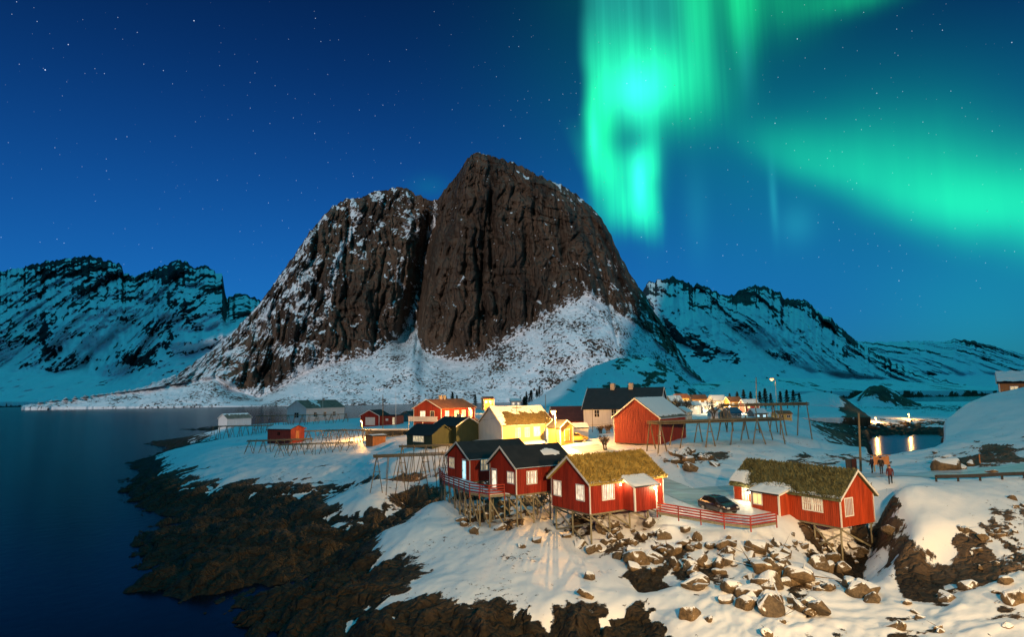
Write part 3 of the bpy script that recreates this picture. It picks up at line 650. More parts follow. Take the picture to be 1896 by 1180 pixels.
relief("mountain", "low hazy snow range on the horizon at far right", 1520, 2120, 300, 120,
       ridge=[(1520, 650), (1560, 641), (1590, 631), (1610, 633), (1650, 633), (1700, 631), (1750, 633), (1765, 628), (1800, 631), (1840, 641), (1896, 656), (1980, 666), (2120, 690)],
       foot=[(1520, 726), (2120, 716)], foot_y=[(1520, 2300), (2120, 2300)], waist=[(1520, 690), (2120, 700)], waist_y=[(1520, 2600), (2120, 2600)],
       ridge_y=[(1520, 3500), (2120, 3500)], mat=M_FAR, seed=31, rough=(120, 44), wl=(260, 420), jag=3.0, block=(20, 180, 260), snow_fn=snow_far)

# hills and low shores around the village
def snow_hill(bias, rocky):
    def fn(PX, PY, P, nz, cliff, V):
        n = fbm(P[..., 0] / 9.0, P[..., 2] / 5.0, 4, 61, 0.6)
        n2 = fbm(P[..., 0] / 30.0, P[..., 2] / 16.0, 3, 66)
        return bias + 0.55 * n + 0.7 * n2 - rocky(PX, PY)
    return fn
none = lambda PX, PY: 0.0
M_HILL = rock_snow("hill_rock_and_snow", 0.10, BROWN, 0.25, 0.9, grain=0.8, snow_bump=0.25)
HILLS = [
 ("snowy foothill rising behind the white house with the black roof", [(900, 756), (940, 753), (970, 748), (1000, 735), (1040, 708), (1090, 682), (1140, 664), (1200, 662), (1240, 680), (1280, 714), (1310, 738), (1350, 746)],
  752, 640, 860, 0.42, lambda PX, PY: 0.35 * sstep(PX, 1100, 1220)),
 ("long low snowy shore below the far right range", [(1240, 716), (1300, 710), (1350, 704), (1450, 700), (1560, 703), (1650, 705), (1740, 711), (1860, 718), (1960, 722)],
  724, 1050, 1350, 0.30, none),
 ("rounded snow knoll behind the conifers", [(1280, 752), (1300, 738), (1310, 730), (1330, 716), (1350, 708), (1380, 706), (1410, 711), (1440, 728), (1470, 748)], 754, 330, 420, 0.5, none),
 ("smaller snow knoll among the conifers", [(1365, 752), (1385, 731), (1400, 719), (1425, 713), (1450, 719), (1475, 736), (1495, 752)], 757, 280, 340, 0.5, none),
 ("broad snow knoll with a rocky end beside the long drying rack", [(1415, 764), (1450, 741), (1480, 731), (1510, 725), (1535, 727), (1555, 733), (1570, 742), (1590, 757), (1612, 772)], 774, 235, 290, 0.45, lambda PX, PY: 0.75 * sstep(PX, 1540, 1575)),
 ("dark rocky islet patched with snow across the bay", [(1578, 768), (1597, 731), (1610, 716), (1630, 713), (1650, 721), (1670, 734), (1690, 743), (1720, 753), (1760, 764)], 766, 400, 450, 0.02, lambda PX, PY: 0.5 * sstep(PX, 1650, 1700)),
]
for lab, sil, fy, d0, d1, bias, rk in HILLS:
    relief("hill", lab, sil[0][0], sil[-1][0], 220, 70, ridge=sil, foot=[(sil[0][0], fy + 2), (sil[-1][0], fy - 1)], foot_y=[(0, d0), (2000, d0)],
           waist=[(x, y + (fy - y) * 0.55) for x, y in sil], waist_y=[(0, d0 * 0.55 + d1 * 0.45), (2000, d0 * 0.55 + d1 * 0.45)], ridge_y=[(0, d1), (2000, d1)],
           mat=M_HILL, seed=int(d0) % 40, rough=(d1 * 0.006, d1 * 0.004), wl=(d1 * 0.05, d1 * 0.06), jag=1.0, snow_fn=snow_hill(bias, rk))

# unseen walls added behind the viewer to keep the moon off the far ranges
def moon_block_wall(x0, x1, label):
    xs = np.linspace(x0, x1, 60); hs = 1900 + 130 * fbm(xs / 300.0, xs * 0, 4, 17)
    taper = np.minimum(1, np.minimum((xs - x0) / 60.0, (x1 - xs) / 60.0)) * 0.35 + 0.65
    rows = []
    for t, y in ((0, -150), (0.3, -300), (0.7, -430), (1.0, -560), (0.5, -900), (0, -1500)):
        rows.append(np.stack([xs, np.full(60, float(y)) + 40 * fbm(xs / 200.0, xs * 0 + y, 3, 5), hs * taper * t - 2], -1))
    P = np.stack(rows)
    tag(link(bpy.data.objects.new("mountain", grid_mesh("mountain", P, M_FAR, {"snow": np.full(P.shape[:2], 0.2)}))), label, kind="structure")  # added moonlight blocker, not one of the mountains in view

moon_block_wall(-5400, -1800, "added unseen wall blocking the moon behind the viewer on the left")
moon_block_wall(-212, 3200, "added unseen wall blocking the moon behind the viewer on the right")

# ------------------------------------------------------------------ mesh builder
class MB:
    def __init__(s): s.v, s.f = [], []
    def raw(s, v, f):
        n = len(s.v); s.v += [tuple(p) for p in v]; s.f += [tuple(i + n for i in q) for q in f]; return s
    def hexa(s, c): return s.raw(c, [(0, 3, 2, 1), (4, 5, 6, 7), (0, 1, 5, 4), (1, 2, 6, 5), (2, 3, 7, 6), (3, 0, 4, 7)])
    def box(s, x0, x1, y0, y1, z0, z1):
        return s.hexa([(x0, y0, z0), (x1, y0, z0), (x1, y1, z0), (x0, y1, z0), (x0, y0, z1), (x1, y0, z1), (x1, y1, z1), (x0, y1, z1)])
    def bar(s, p, q, w, h):
        p, q = Vector(p), Vector(q); d = (q - p).normalized()
        a = d.cross(Vector((0, 0, 1)))
        a = Vector((1, 0, 0)) if a.length < 1e-3 else a.normalized()
        c = a.cross(d).normalized()
        a, c = a * w / 2, c * h / 2
        return s.hexa([p - a - c, p + a - c, p + a + c, p - a + c, q - a - c, q + a - c, q + a + c, q - a + c])
    def tube(s, p, q, r0, r1=None, n=6, cap=True):
        r1 = r0 if r1 is None else r1
        p, q = Vector(p), Vector(q); d = (q - p).normalized()
        a = d.orthogonal().normalized(); c = d.cross(a)
        v = []
        for e, r in ((p, r0), (q, r1)):
            for k in range(n):
                t = 2 * math.pi * k / n; v.append(e + a * (r * math.cos(t)) + c * (r * math.sin(t)))
        f = [(k, (k + 1) % n, n + (k + 1) % n, n + k) for k in range(n)]
        if cap: f += [tuple(range(n - 1, -1, -1)), tuple(range(n, 2 * n))]
        return s.raw(v, f)
    def prism(s, poly, off):
        """poly: list of points, pushed along the vector off"""
        n = len(poly); off = Vector(off); v = [Vector(p) for p in poly]; v = v + [p + off for p in v]
        return s.raw(v, [tuple(range(n - 1, -1, -1)), tuple(range(n, 2 * n))] + [(k, (k + 1) % n, n + (k + 1) % n, n + k) for k in range(n)])
    def lathe(s, prof, n=10, c=(0, 0, 0)):
        v = []
        for r, z in prof:
            for k in range(n):
                t = 2 * math.pi * k / n; v.append((c[0] + r * math.cos(t), c[1] + r * math.sin(t), c[2] + z))
        f = [(i * n + k, i * n + (k + 1) % n, (i + 1) * n + (k + 1) % n, (i + 1) * n + k) for i in range(len(prof) - 1) for k in range(n)]
        return s.raw(v, f + [tuple(range(n - 1, -1, -1)), tuple(range((len(prof) - 1) * n, len(prof) * n))])
    def mesh(s, name, mat, smooth=False):
        me = bpy.data.meshes.new(name); me.from_pydata([tuple(p) for p in s.v], [], s.f)
        bm = bmesh.new(); bm.from_mesh(me); bmesh.ops.recalc_face_normals(bm, faces=bm.faces); bm.to_mesh(me); bm.free()
        if smooth: me.polygons.foreach_set("use_smooth", [True] * len(me.polygons))
        me.materials.append(mat); return me
    def build(s, name, mat, parent=None, smooth=False):
        return link(bpy.data.objects.new(name, s.mesh(name, mat, smooth)), parent)

def thing(name, label, cat, loc, rz=0.0, group=None):
    o = bpy.data.objects.new(name, None); o.empty_display_size = 0.3
    COL.objects.link(o); o.location = loc; o.rotation_euler = (0, 0, rz)
    return tag(o, label, cat, group)

def paint(name, col, var=0.25, rough=0.6, scale=3.0, stretch=(1, 1, 0.15), bumpd=0.004, spec=0.3):
    m, nt, b = new_mat(name)
    v = scaled(nt, coords(nt), stretch)
    n = tex_noise(nt, v, scale, 5.0, 0.65)
    lo = tuple(c * (1 - var) for c in col); hi = tuple(min(1, c * (1 + var)) for c in col)
    nt.links.new(mix(nt, mrange(nt, n, 0.3, 0.7), lo, hi), b.inputs["Base Color"])
    b.inputs["Roughness"].default_value = rough; b.inputs["Specular IOR Level"].default_value = spec
    bump(nt, b, tex_noise(nt, v, scale * 6, 3.0), 0.5, bumpd)
    return m
def glow(name, col, strength, var=0.0):
    m, nt, b = new_mat(name)
    b.inputs["Base Color"].default_value = (0.3, 0.3, 0.3, 1); b.inputs["Roughness"].default_value = 0.15
    if var:
        n = tex_noise(nt, coords(nt), 2.2, 2.0)
        nt.links.new(mix(nt, mrange(nt, n, 0.35, 0.65), tuple(c * (1 - var) for c in col), col), b.inputs["Emission Color"])
    else: b.inputs["Emission Color"].default_value = (*col, 1)
    b.inputs["Emission Strength"].default_value = strength
    return m
RED = paint("red_boards", (0.30, 0.030, 0.015), 0.42, 0.6, 2.2, (1, 1, 0.10))
RED2 = paint("faded_red_boards", (0.26, 0.040, 0.026), 0.3)
ORED = paint("orange_red_boards", (0.40, 0.055, 0.017), 0.36, 0.6, 2.2, (1, 1, 0.10))
WHITE = paint("white_trim", (0.74, 0.73, 0.70), 0.08)
WALLW = paint("white_boards", (0.66, 0.66, 0.66), 0.10)
YELLOW = paint("yellow_boards", (0.72, 0.50, 0.16), 0.12)
OCHRE = paint("ochre_boards", (0.62, 0.33, 0.09), 0.15)
GREEN = paint("dark_green_boards", (0.034, 0.050, 0.026), 0.25)
GREY = paint("grey_boards", (0.22, 0.22, 0.21), 0.25)
ORANGEWOOD = paint("orange_planks", (0.42, 0.18, 0.07), 0.25)
FELT = paint("black_roofing_felt", (0.020, 0.021, 0.023), 0.3, 0.75, 1.2, (1, 1, 1), 0.01)
SLATE = paint("black_tiles", (0.016, 0.017, 0.022), 0.3, 0.45, 1.2, (1, 1, 1), 0.02)
GREYROOF = paint("weathered_grey_roof", (0.16, 0.15, 0.12), 0.4, 0.8, 0.8, (1, 1, 1), 0.01)
TILE = paint("orange_tile_roof", (0.34, 0.13, 0.055), 0.35, 0.7, 1.0, (1, 1, 1), 0.02)
REDROOF = paint("dark_red_roof", (0.10, 0.030, 0.022), 0.3, 0.7, 1.0, (1, 1, 1), 0.01)
BROWNSOD = paint("brown_turf_roof", (0.085, 0.070, 0.030), 0.4, 0.9, 2.0, (1, 1, 1), 0.05)
POST = paint("weathered_timber", (0.24, 0.22, 0.15), 0.3, 0.8)
RACKW = paint("rack_poles", (0.20, 0.16, 0.10), 0.35, 0.8)
CHIM = paint("chimney_plaster", (0.42, 0.38, 0.34), 0.2, 0.85, 4.0, (1, 1, 1))
CONC = paint("concrete", (0.28, 0.27, 0.25), 0.2, 0.85, 3.0, (1, 1, 1))
METAL = paint("galvanised_metal", (0.30, 0.30, 0.31), 0.15, 0.45, 3.0, (1, 1, 1))
DARKM = paint("dark_metal", (0.03, 0.03, 0.032), 0.2, 0.5, 3.0, (1, 1, 1))
BLUEROOF = paint("blue_metal_roof", (0.05, 0.14, 0.22), 0.2, 0.5, 1.0, (1, 1, 1))
TURF_Y = paint("dry_yellow_grass", (0.40, 0.29, 0.08), 0.5, 0.9, 1.6, (1, 1, 1), 0.03)
TURF_G = paint("grey_green_grass", (0.125, 0.130, 0.065), 0.5, 0.9, 1.6, (1, 1, 1), 0.03)
M_SNOW = new_mat("drift_snow")[0]
_b = M_SNOW.node_tree.nodes["Principled BSDF"]; _b.inputs["Base Color"].default_value = (0.82, 0.85, 0.88, 1); _b.inputs["Roughness"].default_value = 0.6
bump(M_SNOW.node_tree, _b, tex_noise(M_SNOW.node_tree, worldpos(M_SNOW.node_tree), 6.0, 4.0), 0.4, 0.03)
LIT = glow("lit_window", (1.0, 0.84, 0.58), 1.5, 0.5)
LITY = glow("lit_yellow_window", (1.0, 0.66, 0.20), 1.6, 0.4)
LITC = glow("lit_cold_window", (0.45, 0.85, 1.0), 1.7, 0.5)
LITD = glow("dim_lit_window", (1.0, 0.80, 0.45), 0.75, 0.6)
PALE = glow("curtained_window", (1.0, 0.82, 0.55), 0.30, 0.25)
BULB = glow("sodium_bulb", (1.0, 0.46, 0.10), 16.0)
BULBW = glow("white_bulb", (1.0, 0.93, 0.75), 25.0)
BULBR = glow("red_orange_bulb", (1.0, 0.28, 0.05), 10.0)
m, nt, b = new_mat("dark_glass"); DARK = m
b.inputs["Base Color"].default_value = (0.01, 0.012, 0.015, 1); b.inputs["Roughness"].default_value = 0.08
KIND = {"lit": LIT, "yellow": LITY, "cold": LITC, "dim": LITD, "dark": DARK, "pale": PALE}

def point_light(name, loc, power, col, radius=0.15, parent=None):
    l = bpy.data.lights.new(name, "POINT"); l.energy = power; l.color = col; l.shadow_soft_size = radius
    o = bpy.data.objects.new(name, l); COL.objects.link(o)
    if parent: o.parent = parent
    o.location = loc; return o
SODIUM = (1.0, 0.46, 0.11)
WARM = (1.0, 0.74, 0.40)

# ------------------------------------------------------------------ houses
class House:
    """a gabled house; local x along the ridge, S and N the long sides, E and W the gables; origin on the floor in the middle"""
    def __init__(s, name, label, cat, corner, yaw, c, L, W, hw, hr, wall=RED, roof=FELT, trim=WHITE, ox=0.28, oy=0.30, battens=0.0, base=0.0, group=None, thick=0.12, corners=True, barge=True):
        s.L, s.W, s.hw, s.hr, s.ox, s.oy, s.trim = L, W, hw, hr, ox, oy, trim
        yw = math.radians(yaw); s.yaw = yw
        ex = Vector((math.cos(yw), math.sin(yw), 0)); ey = Vector((-math.sin(yw), math.cos(yw), 0))
        ctr = Vector(corner) - ex * (c * L / 2) + ey * (W / 2)
        s.ex, s.ey, s.ctr = ex, ey, ctr
        s.root = thing(name, label, cat, ctr, yw, group)
        h, w, l = hw, W / 2, L / 2
        mb = MB()
        mb.prism([(-l, -w, -base), (-l, w, -base), (-l, w, h), (-l, 0, h + hr), (-l, -w, h)], (L, 0, 0))
        if battens:
            n = int(L / battens)
            for i in range(n + 1):
                x = -l + 0.1 + (L - 0.2) * i / n
                for sg in (-1, 1): mb.box(x - 0.03, x + 0.03, sg * (w + 0.017) - 0.02, sg * (w + 0.017) + 0.02, -base, h)
            n = int(W / battens)
            for i in range(n + 1):
                y = -w + 0.1 + (W - 0.2) * i / n; zt = h + hr * (1 - abs(y) / w) - 0.03
                for sg in (-1, 1): mb.box(sg * (l + 0.017) - 0.02, sg * (l + 0.017) + 0.02, y - 0.03, y + 0.03, -base, zt)
        s.wall = mb.build("wall", wall, s.root)
        s.k = hr / w                        # slope of the roof
        s.thick = thick
        for sg in (-1, 1):
            e = w + oy; ze = h - oy * s.k; zr = h + hr; X0, X1 = -l - ox, l + ox
            t = thick * math.sqrt(1 + s.k * s.k); g = 0.01
            q = MB().hexa([(X0, 0.002 * sg, zr + g), (X1, 0.002 * sg, zr + g), (X1, sg * e, ze + g), (X0, sg * e, ze + g), (X0, 0.002 * sg, zr + t), (X1, 0.002 * sg, zr + t), (X1, sg * e, ze + t), (X0, sg * e, ze + t)])
            q.build("roof_slab", roof, s.root)
            if barge:
                for sx in (-1, 1):
                    x = sx * (l + ox + 0.005); d = 0.17
                    MB().prism([(x, 0.004 * sg, zr + t + 0.03), (x, sg * (e + 0.03), ze + t + 0.03), (x, sg * (e + 0.03), ze - d + t), (x, 0.004 * sg, zr - d + t)], (sx * 0.045, 0, 0)).build("bargeboard", trim, s.root)
                    if corners:
                        MB().box(min(sx * (l - 0.13), sx * (l + 0.03)), max(sx * (l - 0.13), sx * (l + 0.03)), min(sg * (w - 0.13), sg * (w + 0.03)), max(sg * (w - 0.13), sg * (w + 0.03)), -base - 0.02, h - 0.02).build("corner_board", trim, s.root)
        s.t = thick * math.sqrt(1 + s.k * s.k)
    def frame(s, face):
        l, w = s.L / 2, s.W / 2
        return {"S": (Vector((0, -w, 0)), Vector((1, 0, 0)), Vector((0, -1, 0))), "N": (Vector((0, w, 0)), Vector((1, 0, 0)), Vector((0, 1, 0))),
                "E": (Vector((l, 0, 0)), Vector((0, 1, 0)), Vector((1, 0, 0))), "W": (Vector((-l, 0, 0)), Vector((0, 1, 0)), Vector((-1, 0, 0)))}[face]
    def fbox(s, mb, face, u0, u1, z0, z1, n0, n1, off=0.0):
        o, U, N = s.frame(face)
        P = lambda u, n, z: o + U * u + N * (n + off) + Vector((0, 0, z))
        return mb.hexa([P(u0, n0, z0), P(u1, n0, z0), P(u1, n1, z0), P(u0, n1, z0), P(u0, n0, z1), P(u1, n0, z1), P(u1, n1, z1), P(u0, n1, z1)])
    def window(s, face, u0, u1, z0, z1, cols=2, rows=2, kind="lit", off=0.0, trimw=0.10, name="window", label=None):
        if u1 < u0: u0, u1 = u1, u0
        if z1 < z0: z0, z1 = z1, z0
        mb = MB(); t = trimw
        for a, b_, c, d in ((u0 - t, u0, z0 - t, z1 + t), (u1, u1 + t, z0 - t, z1 + t), (u0, u1, z1, z1 + t), (u0, u1, z0 - t, z0)): s.fbox(mb, face, a, b_, c, d, 0.0, 0.055, off)
        mw = 0.045
        for i in range(1, cols):
            u = u0 + (u1 - u0) * i / cols; s.fbox(mb, face, u - mw, u + mw, z0, z1, 0.0, 0.045, off)
        for j in range(1, rows):
            z = z0 + (z1 - z0) * j / rows; s.fbox(mb, face, u0, u1, z - mw * 0.7, z + mw * 0.7, 0.0, 0.040, off)
        wob = mb.build(name, s.trim, s.root)
        if label: wob["label"] = label
        for i in range(cols):
            p = MB(); s.fbox(p, face, u0 + (u1 - u0) * i / cols + 0.004, u0 + (u1 - u0) * (i + 1) / cols - 0.004, z0 + 0.003, z1 - 0.003, 0.0, 0.03, off)
            p.build("pane", KIND[kind], wob)
        return wob
    def door(s, face, u0, u1, z0, z1, mat=WHITE, off=0.0, glass=None):
        if u1 < u0: u0, u1 = u1, u0
        mb = MB(); s.fbox(mb, face, u0, u1, z0, z1, 0, 0.035, off)
        d = mb.build("door", mat, s.root)
        mb = MB()
        for a, b_, c, e in ((u0 - 0.09, u0, z0, z1 + 0.09), (u1, u1 + 0.09, z0, z1 + 0.09), (u0, u1, z1, z1 + 0.09)): s.fbox(mb, face, a, b_, c, e, 0, 0.05, off)
        mb.build("door_frame", s.trim, d)
        mb = MB(); s.fbox(mb, face, u1 - 0.14, u1 - 0.05, z0 + 0.95, z0 + 1.0, 0.035, 0.08, off); mb.build("handle", DARKM, d)
        if glass:
            mb = MB(); s.fbox(mb, face, u0 + 0.1, u1 - 0.1, z0 + 0.12, z1 - 0.12, 0.035, 0.045, off); mb.build("pane", KIND[glass], d)
        return d
    def to_world(s, x, y, z=0.0): return s.ctr + s.ex * x + s.ey * y + Vector((0, 0, z))
    def pile(s, x, y, r=0.085, ztop=0.0, name="pile"):
        p = s.to_world(x, y); zg = gz(p.x, p.y) - s.ctr.z - 0.35
        if zg > -0.15: return zg
        MB().tube((x, y, ztop), (x + random.uniform(-.05, .05), y + random.uniform(-.05, .05), zg), r * 0.92, r, 8).build(name, POST, s.root, True)
        return zg
    def piles(s, xs, ys, brace=True):
        for y in ys:
            zs = [s.pile(x, y) for x in xs]
            if brace:
                for i in range(len(xs) - 1):
                    if zs[i] < -1.2 and zs[i + 1] < -0.9:
                        MB().bar((xs[i], y - 0.1, -0.25), (xs[i + 1], y - 0.1, zs[i + 1] + 0.6), 0.05, 0.13).build("brace", POST, s.root)
        for x in xs[:2]:
            MB().bar((x, ys[0], -0.10), (x, ys[-1], -0.10), 0.14, 0.2).build("floor_beam", POST, s.root)
        for y in ys:
            MB().bar((-s.L / 2 + 0.1, y, -0.11), (s.L / 2 - 0.1, y, -0.11), 0.16, 0.18).build("floor_beam", POST, s.root)
    def roof_pt(s, sg, x, t, lift=0.0):
        """a point on the roof: t = 0 at the ridge, 1 at the eave"""
        e = s.W / 2 + s.oy; y = sg * e * t
        return Vector((x, y, s.hw + s.hr - s.k * abs(y) + s.t + lift))
    def snow(s, sg, fn, depth=0.10, nx=46, nt_=26, x0=None, x1=None, seed=0):
        """lying snow on one slope; fn(x, t) > 0 where it lies"""
        x0 = -s.L / 2 - s.ox + 0.02 if x0 is None else x0; x1 = s.L / 2 + s.ox - 0.02 if x1 is None else x1
        xs = np.linspace(x0, x1, nx); ts = np.linspace(0.0, 1.02, nt_)
        XX, TT = np.meshgrid(xs, ts)
        f = fn(XX, TT) + 0.35 * fbm(XX / 1.1 + seed, TT * 4.0 + seed, 4, 60 + seed)
        h = np.clip(f * 0.5, -0.06, 1.0); h = np.where(h > 0, np.minimum(depth, 0.03 + h * depth * 1.6), -0.05)
        P = np.zeros(XX.shape + (3,)); e = s.W / 2 + s.oy
        P[..., 0] = XX; P[..., 1] = sg * e * TT; P[..., 2] = s.hw + s.hr - s.k * e * TT + s.t + h
        o = bpy.data.objects.new("snow_patch", grid_mesh("snow_patch", P, M_SNOW)); return link(o, s.root)
    def turf(s, mat, n=4200, hmin=0.08, hmax=0.30, seed=1):
        r = random.Random(seed)
        for sg in (-1, 1):
            v, f = [], []
            for i in range(n):
                x = r.uniform(-s.L / 2 - s.ox, s.L / 2 + s.ox); t = r.uniform(0, 1.0) if i % 9 else r.uniform(0.97, 1.02)
                p = s.roof_pt(sg, x, t, -0.02); h = r.uniform(hmin, hmax); a = r.uniform(0, 6.28); w = r.uniform(0.03, 0.09)
                lean = Vector((r.gauss(0, .07), r.gauss(0, .05) + sg * 0.09, h)); d = Vector((math.cos(a) * w, math.sin(a) * w, 0))
                k = len(v); v += [p - d, p + d, p + lean]; f.append((k, k + 1, k + 2))
            me = bpy.data.meshes.new("turf"); me.from_pydata([tuple(q) for q in v], [], f); me.materials.append(mat)
            o = link(bpy.data.objects.new("turf", me), s.root); o["kind"] = "stuff"
    def chimney(s, x, h=0.9, w=0.55, mat=CHIM):
        z = s.hw + s.hr; c = MB().box(x - w / 2, x + w / 2, -w / 2, w / 2, z - 0.5, z + h).build("chimney", mat, s.root)
        MB().box(x - w / 2 - .05, x + w / 2 + .05, -w / 2 - .05, w / 2 + .05, z + h, z + h + 0.09).build("chimney_cap", CONC, c)
    def wall_lamp(s, face, u, z, power, col=WARM, off=0.0, bulb=BULBW):
        mb = MB(); s.fbox(mb, face, u - 0.06, u + 0.06, z - 0.09, z + 0.09, 0, 0.05, off)
        l = mb.build("wall_lamp", DARKM, s.root)
        mb = MB(); s.fbox(mb, face, u - 0.05, u + 0.05, z - 0.08, z + 0.06, 0.052, 0.15, off); mb.build("bulb", bulb, l)
        o, U, N = s.frame(face); p = o + U * u + N * (0.42 + off) + Vector((0, 0, z))
        point_light("lamp_light", p, power, col, 0.10, s.root)
    def porch(s, face_sg, x0, x1, d, zlow, zhigh, roofmat=FELT, wall=None, snowdepth=0.14, base=0.0):
        """a lean-to on the S side"""
        w = s.W / 2; y1 = -w - d
        MB().raw([(x0, -w + 0.01, -base), (x1, -w + 0.01, -base), (x1, y1, -base), (x0, y1, -base), (x0, -w + 0.01, zhigh), (x1, -w + 0.01, zhigh), (x1, y1, zlow), (x0, y1, zlow)],
                 [(0, 1, 2, 3), (4, 7, 6, 5), (0, 4, 5, 1), (1, 5, 6, 2), (2, 6, 7, 3), (3, 7, 4, 0)]).build("porch", wall or RED, s.root)
        mb = MB(); n = int((x1 - x0) / 0.2)
        for i in range(n + 1):
            x = x0 + 0.1 + (x1 - x0 - 0.2) * i / n; mb.box(x - .026, x + .026, y1 - 0.024, y1 - 0.002, -base, zlow - 0.02)
        mb.build("porch_battens", wall or RED, s.root)
        k = (zhigh - zlow) / d; o = 0.28
        MB().hexa([(x0 - o, -w + 0.02, zhigh + .01), (x1 + o, -w + 0.02, zhigh + .01), (x1 + o, y1 - o, zlow - k * o + .01), (x0 - o, y1 - o, zlow - k * o + .01),
                   (x0 - o, -w + 0.02, zhigh + .11), (x1 + o, -w + 0.02, zhigh + .11), (x1 + o, y1 - o, zlow - k * o + .11), (x0 - o, y1 - o, zlow - k * o + .11)]).build("porch_roof", roofmat, s.root)
        for x in (x0, x1):
            MB().box(x - 0.07, x + 0.07, y1 - 0.035, y1 + 0.10, -base - 0.01, zlow - 0.03).build("corner_board", s.trim, s.root)
            sx = -1 if x == x0 else 1; xx = x + sx * (o + 0.005)
            MB().prism([(xx, -w + 0.0, zhigh + .13), (xx, y1 - o - .02, zlow - k * o + .13), (xx, y1 - o - .02, zlow - k * o - .04), (xx, -w, zhigh - .04)], (sx * 0.04, 0, 0)).build("bargeboard", s.trim, s.root)
        nx, ny = 24, 16; xs = np.linspace(x0 - o + .03, x1 + o - .03, nx); ys = np.linspace(-w + 0.03, y1 - o + 0.02, ny); XX, YY = np.meshgrid(xs, ys)
        edge = np.minimum(np.minimum(XX - xs[0], xs[-1] - XX), YY - ys[-1])
        h = snowdepth * (0.65 + 0.5 * fbm(XX / 0.9, YY / 0.9, 3, 44)) * sstep(edge, -0.02, 0.22)
        P = np.stack([XX, YY, zhigh + k * (YY + w) + .10 + h], -1)
        link(bpy.data.objects.new("snow_patch", grid_mesh("snow_patch", P, M_SNOW)), s.root)

# --- the four cabins on stilts
C = House("cabin", "red stilt cabin with yellow turf roof and small lit porch, nearest the snow slope", "cabin", (6.54, 57.03, 5.46), 32.2, -1, 8.86, 5.72, 2.6, 1.97, RED, TURF_Y, battens=0.2, thick=0.16)
C.turf(TURF_Y, 5200, seed=3)
C.window("W", 2.42, 1.36, 1.05, 2.30, 2, 1); C.window("W", -1.03, -2.09, 1.05, 2.30, 2, 1)
C.window("S", -2.98, -1.74, 1.08, 2.36, 2, 1)
C.porch("S", -0.55, 2.02, 1.5, 2.18, 2.78)
C.door("S", 2.6, 3.5, 0.05, 2.05, WHITE)
C.wall_lamp("S", 1.75, 1.85, 260, WARM, off=1.5)  # assumed lamp, placed to light the porch front
C.wall_lamp("S", -0.95, 2.25, 70, WARM)  # assumed lamp, added to brighten the long wall by the window
C.wall_lamp("S", 3.75, 1.9, 120, WARM)
C.snow(-1, lambda x, t: (t - 0.90) * 5 - 0.2, 0.20, seed=2)
C.piles([-4.2, -2.1, 0.3, 2.6, 4.2], [-2.6, 0.0, 2.6])
MB().bar((-4.2, -2.62, -0.9), (-4.2, 2.6, -2.2), 0.05, 0.14).build("brace", POST, C.root)
MB().bar((-4.25, 2.6, -0.3), (-4.25, -2.6, -3.0), 0.05, 0.14).build("brace", POST, C.root)

B = House("cabin", "red stilt cabin with black roof bearing one snow patch, beside the deck", "cabin", (0.15, 62.01, 6.43), 32.7, -1, 6.6, 4.93, 2.6, 1.66, RED, FELT, battens=0.2)
B.door("W", 1.08, 1.98, 0.02, 2.02, WHITE, glass="lit")
B.window("W", -1.0, -2.08, 1.02, 1.98, 3, 2); B.window("S", -2.04, -0.99, 0.93, 2.02, 3, 2)
B.snow(-1, lambda x, t: 0.50 - ((x - 1.6) / 1.5) ** 2 - ((t - 0.42) / 0.24) ** 2, 0.10, seed=5)
B.piles([-3.1, -1.2, 0.8, 2.9], [-2.2, 0.0, 2.2])

A = House("cabin", "red stilt cabin with plain black roof and blue-lit doorway, leftmost behind the deck", "cabin", (-5.0, 72.7, 6.3), 30.4, -1, 8.0, 5.9, 2.5, 1.6, RED, FELT, battens=0.22)
A.window("W", 2.35, 1.10, 1.15, 2.22, 3, 2, "dim"); A.door("W", -1.15, -2.10, 0.05, 2.28, WHITE, glass="cold")
A.window("S", -2.56, -1.70, 1.15, 2.30, 3, 2, "dim")
A.snow(-1, lambda x, t: (t - 0.86) * 3 - ((x + 0.6) / 1.2) ** 2, 0.10, seed=8)
A.piles([-3.8, -1.2, 1.4, 3.8], [-2.7, 0.0, 2.7])

D = House("cabin", "red stilt cabin with grey-green turf roof, beside the parked dark car", "cabin", (27.5, 55.4, 4.31), -61.2, 1, 11.5, 4.6, 2.42, 2.02, ORED, TURF_G, battens=0.2, thick=0.16)
D.turf(TURF_G, 5600, seed=4)
D.window("S", 2.16, 4.00, 1.06, 2.22, 4, 2, "dim"); D.window("S", -4.64, -3.98, 0.95, 2.2, 2, 2)
D.porch("S", -2.4, 0.66, 1.4, 2.2, 2.55, wall=ORED, snowdepth=0.12)
D.window("S", -2.1, -1.22, 1.08, 2.0, 2, 1, "yellow", off=1.4)
D.window("E", -1.72, -0.72, 0.92, 2.30, 1, 1, "pale")
D.door("S", -3.6, -2.75, 0.05, 2.05, WHITE)
D.wall_lamp("S", -3.75, 1.75, 170, WARM)
D.snow(-1, lambda x, t: (t - 0.80) * 2.2 + 1.5 * sstep(x, -3.4, -5.2) * sstep(t, 0.25, 0.6) - 0.22 + 0.5 * np.exp(-((x + 0.6) / 1.6) ** 2) * sstep(t, 0.35, 0.8), 0.34, seed=11)
D.piles([-5.3, -2.5, 0.4, 3.0, 5.5], [-2.1, 2.1])
MB().bar((5.5, -2.15, -0.2), (5.5, 2.1, -2.2), 0.05, 0.14).build("brace", POST, D.root)
MB().bar((3.0, -2.2, -2.1), (5.45, -2.2, -0.6), 0.05, 0.14).build("brace", POST, D.root)

